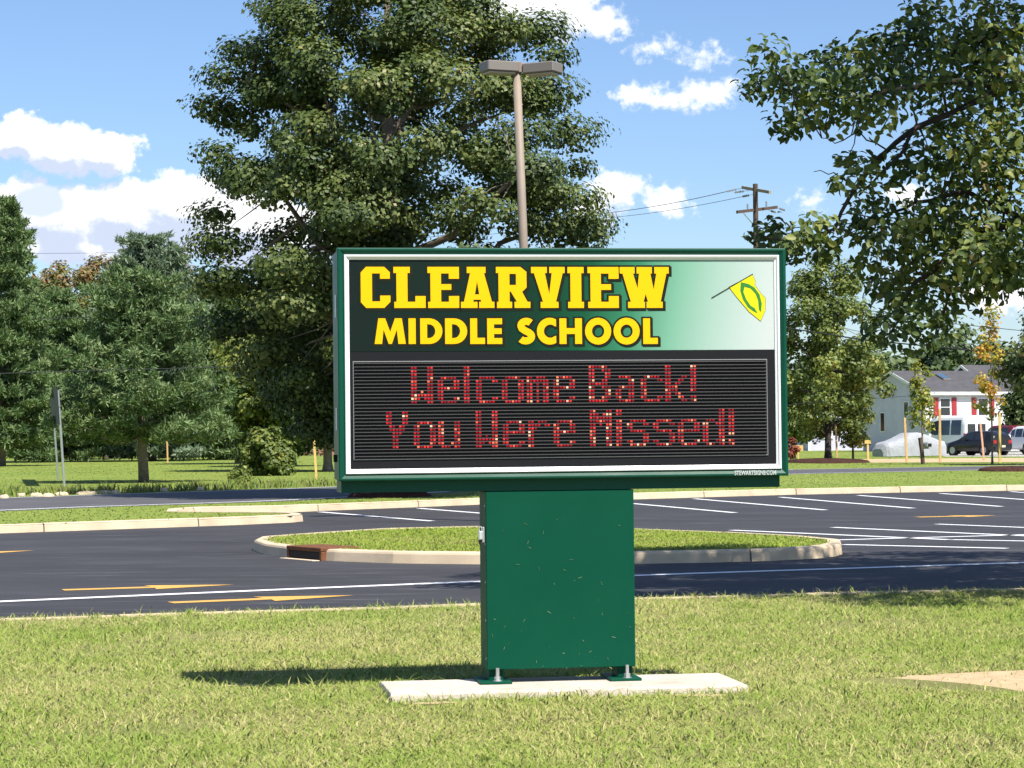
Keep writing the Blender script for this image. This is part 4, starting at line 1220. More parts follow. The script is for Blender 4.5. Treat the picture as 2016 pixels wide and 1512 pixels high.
limb_paths = []
def limb(pts, r0, r1):
    n = len(pts); path = []
    for i in range(n - 1):
        a, b = Vector(pts[i]), Vector(pts[i + 1])
        for k in range(3): path.append(a.lerp(b, k / 3) + Vector((random.uniform(-1, 1), random.uniform(-1, 1), random.uniform(-1, 1))) * .018)
    path.append(Vector(pts[-1]))
    rad = [r0 + (r1 - r0) * i / (len(path) - 1) for i in range(len(path))]
    tw.tube(path, rad, 7, caps=False); limb_paths.append((path, rad))
L = lambda px, py, D: rel(Q(px, py, D))
limb([(0, .02, 3.0), L(2200, 60, 20.7), L(1971, 171, 20.5), L(1809, 250, 20.3), L(1744, 296, 20.2), L(1684, 366, 20.1), L(1642, 449, 20.0), L(1575, 475, 20.0), L(1505, 465, 20.0)], .038, .007)
limb([L(1971, 171, 20.5), L(1850, 160, 20.7), L(1700, 190, 20.8), L(1600, 190, 20.8), L(1500, 160, 20.8)], .035, .008)
limb([L(1809, 250, 20.3), L(1760, 315, 20.0), L(1700, 375, 19.9)], .02, .008)
limb([(0, .02, 3.3), L(2200, -60, 20.9), L(2016, 60, 21.0), L(1870, 90, 21.1), L(1760, 90, 21.1)], .06, .010)
limb([(0, 0, 2.3), L(2200, 380, 20.7), L(2016, 430, 20.5), L(1900, 480, 20.4), L(1800, 560, 20.3), L(1750, 660, 20.3)], .06, .009)
limb([L(2016, 430, 20.5), L(1900, 380, 20.7), L(1800, 400, 20.7), L(1730, 430, 20.7)], .03, .009)
limb([L(1900, 480, 20.4), L(1870, 590, 20.3), L(1845, 660, 20.3)], .018, .006)
# bare twigs
for pts in (((1744, 296), (1690, 262), (1645, 283), (1618, 272)), ((1684, 366), (1640, 340), (1602, 338)), ((1790, 400), (1815, 395), (1850, 390))):
    limb([L(px, py, 19.9) for px, py in pts], .008, .003)
for vi_, (v, rr) in enumerate(nx):
    c = rel(v); best = None
    if vi_ >= len(near): best = (1e9, None, None)
    for path, rad in (limb_paths if vi_ < len(near) else ()):
        for p, q in zip(path, rad):
            d = (p - c).length
            if best is None or d < best[0]: best = (d, p, q)
    tp_ = Vector((0, 0, min(8.0, max(2.0, c.z - .35 * math.hypot(c.x, c.y)))))
    if (tp_ - c).length < best[0]: best = (0, tp_, .05)
    tw.tube(bend(best[1], c, .03, .12, 3), [max(.006, best[2] * .5), max(.005, best[2] * .35), .005, .003], 5, caps=False)
tw.build('trunk', M_BARKD, nt, True)
RNG = np.random.default_rng(3)
cen, nor, siz, rv = [], [], [], []
vis = []
for idx, (v, rr) in enumerate(nx):
    c = rel(v); seen = idx < len(near)
    m = int((158 if seen else 75) * (rr / .4) ** 1.7)
    u = RNG.normal(0, 1, (m, 3)); u /= np.linalg.norm(u, axis=1, keepdims=True)
    pos = np.array(c) + u * RNG.uniform(0, 1, (m, 1)) ** .42 * rr * np.array([1, 1, .72])
    cen.append(pos); nor.append(u * .55 + np.array([.12, -.32, .55]) + RNG.normal(0, .42, (m, 3)))
    siz.append((.086 if seen else .14) * RNG.uniform(.65, 1.3, m))
    rv.append(np.clip(random.uniform(.25, .75) + RNG.normal(0, .17, m), 0, 1))
    vis.append(np.full(m, seen))
cen = np.concatenate(cen); nor = np.concatenate(nor); siz = np.concatenate(siz); rv = np.concatenate(rv); vis = np.concatenate(vis)
# the 300 largest leaves in view are parts of their own
wx = cen[:, 0] + nb.x; wy = cen[:, 1] + nb.y
sel = np.where(vis & (wx / wy * F + 1008 < 2010) & (cen[:, 2] < 4.7))[0]
sel = sel[np.argsort(-siz[sel] / wy[sel])[:300]]
rest = np.ones(len(cen), bool); rest[sel] = False
V, fl, sz, k = leaf_mesh(cen[rest], nor[rest], siz[rest], 'oval', .35)
o = link('crown', np_mesh('crown', V, fl, sz, np.repeat(rv[rest], k)), F_MAPLE, nt); o['kind'] = 'stuff'
lm = []
for q in range(4):
    V, fl, sz, k = leaf_mesh(np.zeros((1, 3)), np.array([[0, 0, 1.0]]), np.array([1.0]), 'oval', 0)
    me = np_mesh('leaf', V, fl, sz, np.full(7, (.2, .45, .65, .9)[q])); me.materials.append(F_MAPLE); lm.append(me)
for i in sel:
    lf = bpy.data.objects.new('leaf', lm[int(np.clip(rv[i] * 4, 0, 3))]); COL.objects.link(lf); lf.parent = nt
    lf.location = cen[i]; lf.scale = (siz[i],) * 3
    qn = Vector(nor[i]).normalized().to_track_quat('Z', 'Y'); lf.rotation_euler = (qn.to_matrix() @ Matrix.Rotation(random.uniform(0, 6.28), 3, 'Z')).to_euler()

# pines: whorled limbs with upswept tufts of needles
def pine(name, label, loc, height, spread, base_h, whorls, material, trunk_r, seed, lean=0.0, tuft=.26, needles=13, group='pine trees beyond the road', tip=True, dens=1.0, rnd_top=.58):
    global RNG
    random.seed(seed); RNG = np.random.default_rng(seed)
    root = empty(name, loc); tag(root, label, 'pine tree', group)
    tw = MB(); top = Vector((lean * .3, 0, height))
    tp = [Vector((0, 0, -.1)), Vector((lean * .1, 0, .2 * height)), Vector((lean * .25, 0, .6 * height)), top]
    tw.tube(tp, [trunk_r * 1.25, trunk_r, trunk_r * .6, .02], 9)
    def trunk_at(z):
        f = max(0, min(1, z / height)); return Vector((lean * .3 * f, 0, z))
    T = []                                       # tuft centres and their direction
    for wv in range(whorls):
        f = (wv + .5) / whorls
        z = base_h + (height - base_h) * f ** .92
        rmax = spread * (1.02 - f) ** rnd_top * (1 if f > .08 else .85)
        nb_ = random.randint(5, 8)
        a0 = random.uniform(0, 6.28)
        for k in range(nb_):
            a = a0 + 2 * math.pi * k / nb_ + random.uniform(-.3, .3)
            Lb = rmax * random.uniform(.65, 1.12)
            st = trunk_at(z + random.uniform(-.15, .15))
            rise = (-.05 + .5 * f) * Lb
            end = st + Vector((math.cos(a) * Lb, math.sin(a) * Lb, rise))
            path = bend(st, end, -.10 if f < .6 else -.02, .06, 5)
            tw.tube(path, [max(.010, trunk_r * .28 * (1 - f * .7)) * (1 - .16 * j) for j in range(6)], 5, caps=False)
            nt_ = int(6 + 10 * Lb * dens)
            for j in range(nt_):
                s = .28 + .72 * (j + random.random()) / nt_
                i = min(4, int(s * 5)); p = path[i].lerp(path[i + 1], s * 5 - i)
                side = Vector((-math.sin(a), math.cos(a), 0)) * random.uniform(-1, 1) * Lb * .26 * (.5 + s * .6)
                q = p + side + Vector((0, 0, random.uniform(.0, .22)))
                T.append((q, Vector((math.cos(a) * .5, math.sin(a) * .5, .85))))
    if tip:
        for k in range(14):
            q = top + Vector((random.uniform(-.12, .12), random.uniform(-.12, .12), -random.uniform(0, .9))); T.append((q, Vector((0, 0, 1))))
    tw.build('trunk', M_BARK, root, True)
    n = len(T)
    c = np.array([t[0] for t in T]); d = np.array([t[1] for t in T])
    c = np.repeat(c, needles, 0); d = np.repeat(d, needles, 0)
    m = len(c)
    dirs = d * .55 + RNG.normal(0, .75, (m, 3)); dirs /= np.linalg.norm(dirs, axis=1, keepdims=True)
    Ln = tuft * RNG.uniform(.6, 1.15, (m, 1))
    c = c + RNG.normal(0, .045, (m, 3))
    side = np.cross(dirs, RNG.normal(0, 1, (m, 3))); side /= np.linalg.norm(side, axis=1, keepdims=True)
    wd = .024 * RNG.uniform(.7, 1.5, (m, 1)) * (tuft / .26)
    V = np.stack([c - side * wd * .4, c + dirs * Ln * .55 + side * wd, c + dirs * Ln, c + dirs * Ln * .55 - side * wd], 1).reshape(-1, 3)
    base = (np.arange(m) * 4)[:, None]; fl = (base + np.array([0, 1, 2, 0, 2, 3])).ravel()
    rv = np.clip(np.repeat(RNG.uniform(.15, .85, n), needles) + RNG.normal(0, .12, m), 0, 1)
    o = link('crown', np_mesh('crown', V, fl, np.full(m * 2, 3), np.repeat(rv, 4)), material, root); o['kind'] = 'stuff'
    return root
pine('pine_tree', 'low spreading green pine with bare lower trunk near the road sign', GX(283, 80), 6.9, 3.5, 1.5, 16, F_PINE, .155, 31, -.55, .25, 17, dens=1.5, rnd_top=.45)
pine('pine_tree', 'pale blue-green pine rising behind the low spreading pine', GX(300, 165), Q(300, 478, 165).z, 5.6, .4, 21, F_PINEB, .25, 32, .1, .50, 14, rnd_top=.42, dens=1.2)
pine('pine_tree', 'tall dark green pine cut off by the left edge', GX(0, 140), Q(0, 400, 140).z, 4.8, 1.2, 24, F_PINE, .28, 33, .2, .42, 16, dens=1.2)
pine('pine_tree', 'green pine with drooping limbs right of the edge pine, behind the road sign', GX(118, 165), Q(118, 580, 165).z, 4.8, .3, 18, F_PINE, .2, 34, 0, .52, 13)
pine('pine_tree', 'green pine just left of the big oak, behind the leafy bush', GX(430, 170), Q(430, 585, 170).z, 4.8, .3, 17, F_PINE, .2, 35, 0, .52, 13)

def top_autumn(z0, amt): return lambda c, b: min(1.0, b * .75 + (amt if c.z > z0 else 0))
def bt(name, label, px, D, top_py, half_px, base_f, clumps, per, leaf, m, tr, seed, group=None, shift=None, cr=(.8, 1.3), cat='tree', bark=None, prof=None, flat=.7):
    b = GX(px, D); h = Q(px, top_py, D).z; r = half_px * D / F
    pr_ = prof or [(base_f, .45), (base_f + .15, .85), (.5, 1.0), (.7, .85), (.88, .5), (.98, .15)]
    return broadleaf(name, label, b, h, [(f, q * r) for f, q in pr_], clumps, per, leaf, m, bark or M_BARK, tr, .85, cr, group, cat, seed, flat, color_shift=shift)
GB = 'broadleaf trees beyond the road'
bt('broadleaf_tree', 'green tree with rust-red top beside the left edge pine', 88, 170, 512, 75, .2, 60, 190, .26, F_AUT, .2, 41, GB, top_autumn(12.5, .42), (.7, 1.2), prof=[(.2, .6), (.5, 1), (.8, 1), (.93, .75), (1.0, .35)])
bt('broadleaf_tree', 'tree with orange-tinged top just left of the pale pine', 208, 180, 508, 66, .2, 60, 190, .26, F_AUT, .18, 42, GB, top_autumn(13.5, .4), (.7, 1.1), prof=[(.2, .6), (.5, 1), (.8, 1), (.93, .75), (1.0, .35)])
bt('broadleaf_tree', 'tree with orange crown showing behind the tip of the pale pine', 322, 190, 492, 118, .2, 95, 190, .28, F_AUT, .2, 43, GB, top_autumn(14.2, .42), (.8, 1.2), prof=[(.2, .6), (.5, 1), (.8, 1), (.93, .75), (1.0, .35)])
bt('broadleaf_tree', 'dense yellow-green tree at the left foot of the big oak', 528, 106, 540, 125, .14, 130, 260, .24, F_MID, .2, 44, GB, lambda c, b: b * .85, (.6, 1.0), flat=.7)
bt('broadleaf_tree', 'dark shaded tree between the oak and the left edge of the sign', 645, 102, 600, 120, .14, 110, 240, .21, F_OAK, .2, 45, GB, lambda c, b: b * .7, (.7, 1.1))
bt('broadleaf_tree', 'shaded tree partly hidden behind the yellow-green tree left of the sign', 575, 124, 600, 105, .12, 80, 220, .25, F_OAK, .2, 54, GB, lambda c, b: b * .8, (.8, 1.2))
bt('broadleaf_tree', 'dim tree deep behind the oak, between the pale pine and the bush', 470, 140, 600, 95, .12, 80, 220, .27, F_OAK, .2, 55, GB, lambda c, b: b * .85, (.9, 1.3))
bt('broadleaf_tree', 'tall leafy tree right of the sign, standing in a mulch bed', 1630, 119, 478, 120, .19, 125, 190, .19, F_MIDL, .17, 46, GB, lambda c, b: b * .82 + .06, (.5, .9), bark=M_BARKD,
   prof=[(.13, .25), (.22, .75), (.36, 1.0), (.5, 1.0), (.65, .8), (.8, .52), (.92, .3), (.99, .08)])
bt('broadleaf_tree', 'slim young green tree beside the mulch bed tree', 1679, 121, 770, 34, .28, 16, 130, .2, F_MID, .06, 47, GB, None, (.4, .6), bark=M_BARKD)
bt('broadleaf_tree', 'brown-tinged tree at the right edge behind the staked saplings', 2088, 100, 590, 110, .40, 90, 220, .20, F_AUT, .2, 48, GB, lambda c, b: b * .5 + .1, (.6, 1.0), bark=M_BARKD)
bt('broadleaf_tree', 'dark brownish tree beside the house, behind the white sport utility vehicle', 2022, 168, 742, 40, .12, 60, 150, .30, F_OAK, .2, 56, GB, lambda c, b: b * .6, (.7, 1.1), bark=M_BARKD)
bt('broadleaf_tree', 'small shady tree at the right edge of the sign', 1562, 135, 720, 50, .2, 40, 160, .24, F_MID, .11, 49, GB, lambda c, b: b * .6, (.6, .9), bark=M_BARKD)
mb_ = P(1628, 911); mulch('mulch_mound', 'reddish brown mulch bed at the foot of the tall tree right of the sign', Vector((GX(1628, 117).x, 117, 0)), 2.0, 5.5, .18)
mulch('mulch_mound', 'dark mulch patch at the right edge of the roadside grass', Vector((GX(1990, 85).x, 85, 0)), 1.1, 1.8, .16)
# shrubs
bt('shrub', 'round leafy green bush in front of the shaded trees left of the sign', 522, 92, 838, 52, .1, 40, 170, .17, F_MID, .05, 51, None, lambda c, b: b * .6 + .12, (.28, .5), 'shrub', prof=[(.08, .7), (.4, 1.0), (.75, .8), (.97, .2)])
bt('shrub', 'small weedy bush at the far edge of the road', 468, 73, 928, 22, .08, 12, 70, .09, F_MID, .03, 52, None, lambda c, b: .5, (.12, .22), 'shrub', prof=[(.05, .6), (.5, 1), (.97, .3)])
bt('shrub', 'small reddish shrub beside the right edge of the sign', 1556, 128, 862, 14, .1, 14, 90, .14, F_RED, .04, 53, None, None, (.2, .32), 'shrub', prof=[(.1, .6), (.5, 1), (.97, .4)])
# staked saplings
def sapling(label, px, D, top, seed, shift, spread):
    return bt('sapling', label, px, D, top, spread, .3, 26, 46, .17, F_YOUNG, .045, seed, 'staked saplings by the far road', shift, (.2, .42), 'sapling', prof=[(.28, .5), (.36, 1.0), (.46, .95), (.6, .6), (.75, .65), (.9, .45), (1.0, .2)], flat=1.0)
sapling('slender yellow-green sapling behind the mailbox', 1816, 106, 690, 61, lambda c, b: b * .55, 26)
sapling('taller orange and yellow sapling in front of the parked black car', 1953, 104, 598, 62, lambda c, b: min(1, b * .7 + (.35 if 3.0 < c.z < 6.5 else 0.1)), 34)
# far woods: one mass each
def wood(name, label, px0, px1, D, top, seed, n=900, per=38, leaf=.8, m=None):
    global RNG
    RNG = np.random.default_rng(seed); random.seed(seed)
    cen, nor, rv = [], [], []
    for k in range(n):
        px = random.uniform(px0, px1); d = D + random.uniform(-8, 14)
        hmax = Q(px, top, d).z * (.86 + .14 * math.sin(px * .021 + seed) * math.cos(px * .0083)) * random.uniform(.75, 1.0)
        z = random.uniform(.06, 1) ** .8 * hmax; b = GX(px, d)
        r_ = random.uniform(1.2, 2.2)
        u = RNG.normal(0, 1, (per, 3)); u /= np.linalg.norm(u, axis=1, keepdims=True)
        cen.append(np.array((b.x, b.y, z)) + u * RNG.uniform(0, 1, (per, 1)) ** .4 * r_ * np.array([1, 1, .75])); nor.append(u + np.array([0, -.2, .5]) + RNG.normal(0, .3, (per, 3)))
        rv.append(np.clip(random.uniform(.2, .8) + RNG.normal(0, .12, per), 0, 1))
    cen = np.concatenate(cen); nor = np.concatenate(nor); rv = np.concatenate(rv)
    V, fl, sz, k = leaf_mesh(cen, nor, leaf * RNG.uniform(.6, 1.4, len(cen)))
    o = link(name, np_mesh(name, V, fl, sz, np.repeat(rv, k)), m or F_DARK); tag(o, label, 'woods', kind='stuff'); return o
wood('far_woods', 'dark green far woods behind the pines on the left', -250, 760, 255, 560, 71, 1000)
wood('far_woods', 'dark green far woods behind the houses on the right', 1380, 3000, 262, 645, 72, 2000, 44)
wood('hedge', 'dark low hedge row at the far end of the left lawn', 215, 640, 208, 866, 74, 130, 60, .35)
wood('far_woods', 'low far woods hidden behind the school sign', 740, 1420, 300, 700, 73, 500)
# ------------------------------------------------------------------ houses
M_SIDE = siding_material('grey_blue_siding', (.60, .58, .78), .2)
M_SIDEW = siding_material('white_siding', (.74, .73, .71), .2)
M_ROOF = mat('asphalt_shingles', (.085, .082, .088), .9, 0, .2, .22, 2.2, .8, 30)
M_WHITE = mat('white_trim_paint', (.78, .77, .75), .5)
M_REDP = mat('red_shutter_paint', (.36, .035, .04), .55)
M_GLASS = mat('window_glass', (.02, .025, .03), .06, 0, .8)
M_SKYL = mat('skylight_glass', (.06, .13, .20), .05, 0, .9)
M_BRICK = brick_material('red_brick')
def house(name, label, loc, rz, L, W, eave, ridge, wall_front, wall_side, windows=(), side_windows=(), skylights=(), shutters=True, over=.35):
    """front runs along local +x from the corner at the origin, depth along +y; ridge parallel to the front"""
    root = empty(name, loc, rz); tag(root, label, 'house')
    MB().box(0, L, 0, .2, 0, eave).build('wall', wall_front, root)
    MB().box(0, L, W - .2, W, 0, eave).build('wall', wall_front, root)
    for x0 in (0, L - .2):
        m = MB(); yz = [(.205, 0), (W - .205, 0), (W - .205, eave), (W / 2, ridge - .12), (.205, eave)]
        m.add([(x0, y, z) for y, z in yz] + [(x0 + .2, y, z) for y, z in yz], [(0, 1, 2, 3, 4), (9, 8, 7, 6, 5)] + [(i, (i + 1) % 5, 5 + (i + 1) % 5, 5 + i) for i in range(5)])
        m.build('wall', wall_side, root)
    sl_ = (ridge - eave) / (W / 2)
    roof = None
    for sgn in (0, 1):
        m = MB(); ye = -over if sgn == 0 else W + over; ze = eave - over * sl_
        a = [(-over, ye, ze), (L + over, ye, ze), (L + over, W / 2, ridge), (-over, W / 2, ridge)]
        m.add(a + [(x, y, z + .14) for x, y, z in a], [(0, 1, 2, 3), (4, 5, 6, 7), (0, 1, 5, 4), (1, 2, 6, 5), (2, 3, 7, 6), (3, 0, 4, 7)])
        r_ = m.build('roof', M_ROOF, root); roof = roof or r_
    MB().box(-over, L + over, -over - .06, -over + .0, eave - over * sl_ - .12, eave - over * sl_ + .12).build('gutter', M_WHITE, root)
    for xx in (-over - .05,):
        for s in (0, 1):
            ye = -over if s == 0 else W + over
            MB().loft([[(xx, ye, eave - over * sl_ - .08), (xx + .048, ye, eave - over * sl_ - .08), (xx + .048, ye, eave - over * sl_ + .15), (xx, ye, eave - over * sl_ + .15)],
                       [(xx, W / 2, ridge - .08), (xx + .048, W / 2, ridge - .08), (xx + .048, W / 2, ridge + .15), (xx, W / 2, ridge + .15)]]).build('rake_board', M_WHITE, root)
    MB().box(-.05, .16, -.035, .0 - .003, 0, eave - .12).build('corner_board', M_WHITE, root)
    for (x, z, w_, h) in windows:
        f = MB().box(x - w_ / 2 - .1, x + w_ / 2 + .1, -.05, -.003, z - .1, z + h + .1).build('window', M_WHITE, root)
        MB().box(x - w_ / 2, x + w_ / 2, -.06, -.052, z + h / 2 + .03, z + h).build('pane', M_GLASS, f)
        MB().box(x - w_ / 2, x + w_ / 2, -.06, -.052, z, z + h / 2 - .03).build('pane', M_GLASS, f)
        MB().box(x - w_ / 2 - .16, x + w_ / 2 + .16, -.12, -.003, z - .17, z - .103).build('sill', M_WHITE, f)
        if shutters:
            for sx in (-1, 1):
                xs = x + sx * (w_ / 2 + .42)
                sh = MB().box(xs - .22, xs + .22, -.06, -.003, z - .1, z + h + .1)
                for q in range(8): sh.box(xs - .17, xs + .17, -.075, -.061, z + .02 + q * h / 8, z + .02 + (q + .6) * h / 8)
                sh.build('shutter', M_REDP, root)
    for (y, z, w_, h) in side_windows:
        f = MB().box(-.05, -.003, y - w_ / 2 - .09, y + w_ / 2 + .09, z - .09, z + h + .09).build('window', M_WHITE, root)
        MB().box(-.06, -.052, y - w_ / 2, y + w_ / 2, z, z + h).build('pane', M_GLASS, f)
    for (x, f) in skylights:
        y = W / 2 * f; z = eave + (ridge - eave) * f + .16
        m = MB(); hx, hy = .35, .55
        a = [(x - hx, y - hy, z - hy * sl_), (x + hx, y - hy, z - hy * sl_), (x + hx, y + hy, z + hy * sl_), (x - hx, y + hy, z + hy * sl_)]
        m.add(a + [(p, q, r + .12) for p, q, r in a], [(0, 1, 2, 3), (4, 5, 6, 7), (0, 1, 5, 4), (1, 2, 6, 5), (2, 3, 7, 6), (3, 0, 4, 7)])
        fr = m.build('skylight', M_LAMPB, roof)
        b = [(p * .86 + x * .14, q * .86 + y * .14, (r + .13) * .86 + (z + .13) * .14) for p, q, r in a]
        MB().add(b + [(p, q, r + .012) for p, q, r in b], [(0, 1, 2, 3), (4, 5, 6, 7), (0, 1, 5, 4), (1, 2, 6, 5), (2, 3, 7, 6), (3, 0, 4, 7)]).build('pane', M_SKYL, roof)
    return root
HA = R(25.5)
hc = GX(1822, 178)
house('house', 'white house with red shutters, grey shingle roof and skylight behind the parked cars', (hc.x, hc.y, 0), HA, 8.6, 8.4, 4.55, 6.15, M_SIDEW, M_SIDE,
      windows=[(1.85, 2.75, .85, 1.25), (5.4, 2.75, .85, 1.25)], side_windows=[(5.6, 1.6, .5, 1.4), (2.4, 2.8, .5, 1.0)], skylights=[(3.6, .62)])
hc2 = GX(1952, 205)
house('house', 'dark-roofed house whose gable shows behind the white house with red shutters', (hc2.x, hc2.y, 0), HA, 15.0, 7.2, 5.4, 7.3, M_SIDEW, M_SIDE, windows=[(3.0, 2.9, .8, 1.2), (7.0, 2.9, .8, 1.2)], shutters=False, over=.5)
hc3 = GX(1592, 200)
house('house', 'pale grey house half hidden behind the tall tree right of the sign', (hc3.x, hc3.y, 0), R(12), 7.5, 7.0, 3.1, 4.6, M_SIDE, M_SIDE, windows=[(1.6, 1.2, .9, 1.1), (4.6, 1.2, .9, 1.1)], shutters=False)
# brick house hidden behind the trees at the left
bb = GX(556, 205)
bh = house('house', 'red brick house glimpsed under the trees left of the sign', (bb.x, bb.y, 0), R(-4), 9.0, 7.0, 2.6, 4.2, M_BRICK, M_BRICK, windows=[(2.0, 1.1, 1.0, 1.1), (6.4, 1.1, 1.0, 1.1)], shutters=False)
pb = GX(428, 205)
pier = empty('brick_pier', (pb.x, pb.y, 0)); tag(pier, 'red brick pier standing under the trees behind the low pine', 'brick pier')
MB().box(-.33, .33, -.33, .33, 0, 1.75).build('shaft', M_BRICK, pier)
MB().cbox(-.4, .4, -.4, .4, 1.752, 1.86, .02).build('cap', M_CONC, pier)

# ------------------------------------------------------------------ vehicles
M_TYRE = mat('tyre_rubber', (.018, .018, .018), .8)
M_RIM = mat('alloy_rim', (.45, .46, .47), .3, .8)
M_TAIL = mat('tail_light_red', (.35, .012, .015), .2, 0, .6)
M_PLATE = mat('number_plate', (.62, .58, .42), .5)
M_CHR = mat('headlight_glass', (.6, .62, .65), .1, .3)
def paint(name, c): return mat(name, c, .3, 0, .4, 0, 1, 0, 1, None, 0, .35)
def car(name, label, cat, loc, rz, st, paint_m, wheels, wheel_r, side_glass, rear_glass, front_glass, tails, width, plate=None, group='vehicles parked by the house', lower=None):
    """st: stations (x, z sill, z belt, z top, half width at belt, half width at top) from rear to front; local +x is the driving direction"""
    root = empty(name, loc, rz); tag(root, label, cat, group)
    def at(x):
        for a, b in zip(st, st[1:]):
            if a[0] <= x <= b[0]:
                f = (x - a[0]) / (b[0] - a[0]); return [a[i] + (b[i] - a[i]) * f for i in range(6)]
        return list(st[0] if x < st[0][0] else st[-1])
    def ring(s):
        x, z0, zb_, zt_, w, wt_ = s
        h = zt_ - zb_
        half = [(w * .90, z0), (w * .985, z0 + .12), (w, z0 + (zb_ - z0) * .55), (w * .975, zb_), (w + (wt_ - w) * .55, zb_ + h * .55), (wt_, zt_ - h * .10), (wt_ * .86, zt_), (wt_ * .4, zt_ + h * .025)]
        return [(x, -y, z) for y, z in half] + [(x, y, z) for y, z in half[::-1]]
    xs = sorted(set([s[0] for s in st] + list(np.linspace(st[0][0], st[-1][0], 15))))
    body = MB().loft([ring(at(x)) for x in xs]).build('body', paint_m, root, True)
    for p in body.data.polygons:
        if len(p.vertices) > 4: p.use_smooth = False
    if lower:
        z0 = st[0][1]
        for s in (-1, 1):
            MB().loft([[(x, s * (at(x)[4] + .008), at(x)[1] + .05), (x, s * (at(x)[4] + .014), at(x)[1] + .1), (x, s * (at(x)[4] + .014), at(x)[1] + .34), (x, s * (at(x)[4] + .008), at(x)[1] + .38)] for x in np.linspace(st[0][0] + .1, st[-1][0] - .1, 8)]).build('side_cladding', lower, root)
    for (x0, x1) in side_glass:
        for s in (-1, 1):
            g_ = MB()
            a, b = at(x0), at(x1)
            def pt(q, f, o=.012):
                zb_, zt_, w, wt_ = q[2], q[3], q[4], q[5]
                y = w * .975 + (w + (wt_ - w) * .55 - w * .975) * min(1, f / .55) if f < .55 else w + (wt_ - w) * .55 + (wt_ - (w + (wt_ - w) * .55)) * (f - .55) / .35
                return (q[0], s * (y + o), zb_ + (zt_ - zb_) * f)
            g_.loft([[pt(a, .08), pt(a, .5), pt(a, .80), pt(a, .80, -.01), pt(a, .08, -.01)], [pt(b, .08), pt(b, .5), pt(b, .80), pt(b, .80, -.01), pt(b, .08, -.01)]])
            g_.build('side_window', M_GLASS, root)
    def cross_glass(spec, nm, o):
        (xa, fa), (xb, fb), inset = spec
        a, b = at(xa), at(xb)
        za = a[3] if fa is None else fa; zb2 = b[3] if fb is None else fb
        wa, wb = a[5] * inset, b[5] * inset
        MB().loft([[(xa + o, -wa, za), (xa + o, wa, za), (xa - o, wa, za), (xa - o, -wa, za)], [(xb + o, -wb, zb2), (xb + o, wb, zb2), (xb - o, wb, zb2), (xb - o, -wb, zb2)]]).build(nm, M_GLASS, root)
    for sp in rear_glass: cross_glass(sp, 'rear_window', .03)
    for sp in front_glass: cross_glass(sp, 'windshield', .03)
    for (x, y0, y1, z0, z1) in tails:
        for s in (-1, 1):
            MB().cbox(x - .05, x + .09, min(s * y0, s * y1), max(s * y0, s * y1), z0, z1, .015).build('tail_light', M_TAIL, root)
    xf = st[-1][0]
    for s in (-1, 1): MB().cbox(xf - .12, xf + .02, s * .6 - .14, s * .6 + .14, st[-1][2] - .22, st[-1][2] - .06, .02).build('headlight', M_CHR, root)
    for xw in wheels:
        for s in (-1, 1):
            w_ = at(xw)[4]
            arch = MB().tube([(xw, s * (w_ - .2), wheel_r), (xw, s * (w_ + .006), wheel_r)], wheel_r * 1.14, 24).build('wheel_arch', M_DARK, root)
            ty = MB().tube([(xw, s * (w_ - .19), wheel_r), (xw, s * (w_ - .17), wheel_r), (xw, s * (w_ + .01), wheel_r), (xw, s * (w_ + .025), wheel_r)], [wheel_r * .94, wheel_r, wheel_r, wheel_r * .93], 24).build('wheel', M_TYRE, root)
            MB().tube([(xw, s * (w_ + .005), wheel_r), (xw, s * (w_ + .032), wheel_r)], [wheel_r * .68, wheel_r * .62], 20).build('rim', M_RIM, ty)
    MB().cbox(st[0][0] - .07, st[0][0] + .06, -st[0][4] * .9, st[0][4] * .9, st[0][1] + .03, st[0][1] + .26, .03).build('rear_bumper', paint_m, root)
    if plate is not None:
        MB().box(st[0][0] - .09, st[0][0] - .072, -.16, .16, plate, plate + .12).build('number_plate', M_PLATE, root)
    # door seams and mirrors
    for s in (-1, 1):
        xm = side_glass[-1][1] - .1; q = at(xm)
        MB().cbox(xm - .08, xm + .1, min(s * (q[4] + .0), s * (q[4] + .18)), max(s * (q[4] + .0), s * (q[4] + .18)), q[2] + .02, q[2] + .2, .03).build('mirror', paint_m, root)
    return root
HEAD = R(90 + 27)
W_VAN = paint('white_vehicle_paint', (.80, .80, .82))
W_BLK = paint('black_vehicle_paint', (.010, .010, .012))
W_RED = paint('dark_red_vehicle_paint', (.12, .012, .018))
M_CLAD = mat('silver_lower_paint', (.36, .37, .39), .35, .3)
vb = P(1906, 893); vx = GX(1872, 157)
car('van', 'white high-roofed passenger van parked in front of the house with red shutters', 'van', (vx.x, 157, .0), HEAD,
    [(-2.75, .42, 1.12, 2.28, .98, .84), (-2.70, .36, 1.15, 2.42, 1.0, .86), (-2.4, .34, 1.15, 2.52, 1.0, .84), (.6, .34, 1.15, 2.52, 1.0, .84), (1.1, .34, 1.15, 2.30, 1.0, .84), (1.75, .36, 1.12, 1.32, .98, .86), (2.5, .38, .95, 1.10, .94, .80), (2.75, .45, .80, .95, .88, .7)],
    W_VAN, (-1.75, 1.85), .37, [(-2.3, -1.25), (-1.1, .0), (.12, .95)], [], [((1.72, 1.36), (1.14, 2.2), .86)], [(-2.74, .82, 1.0, 1.0, 1.36)], 2.0, .55, lower=M_CLAD)
van_root = [o for o in COL.objects if o.name.startswith('van')][0]
for y0_ in (-.74, .10): MB().cbox(-2.80, -2.735, y0_, y0_ + .64, 1.38, 1.98, .02).build('rear_window', M_GLASS, van_root)
bx = GX(1925, 143)
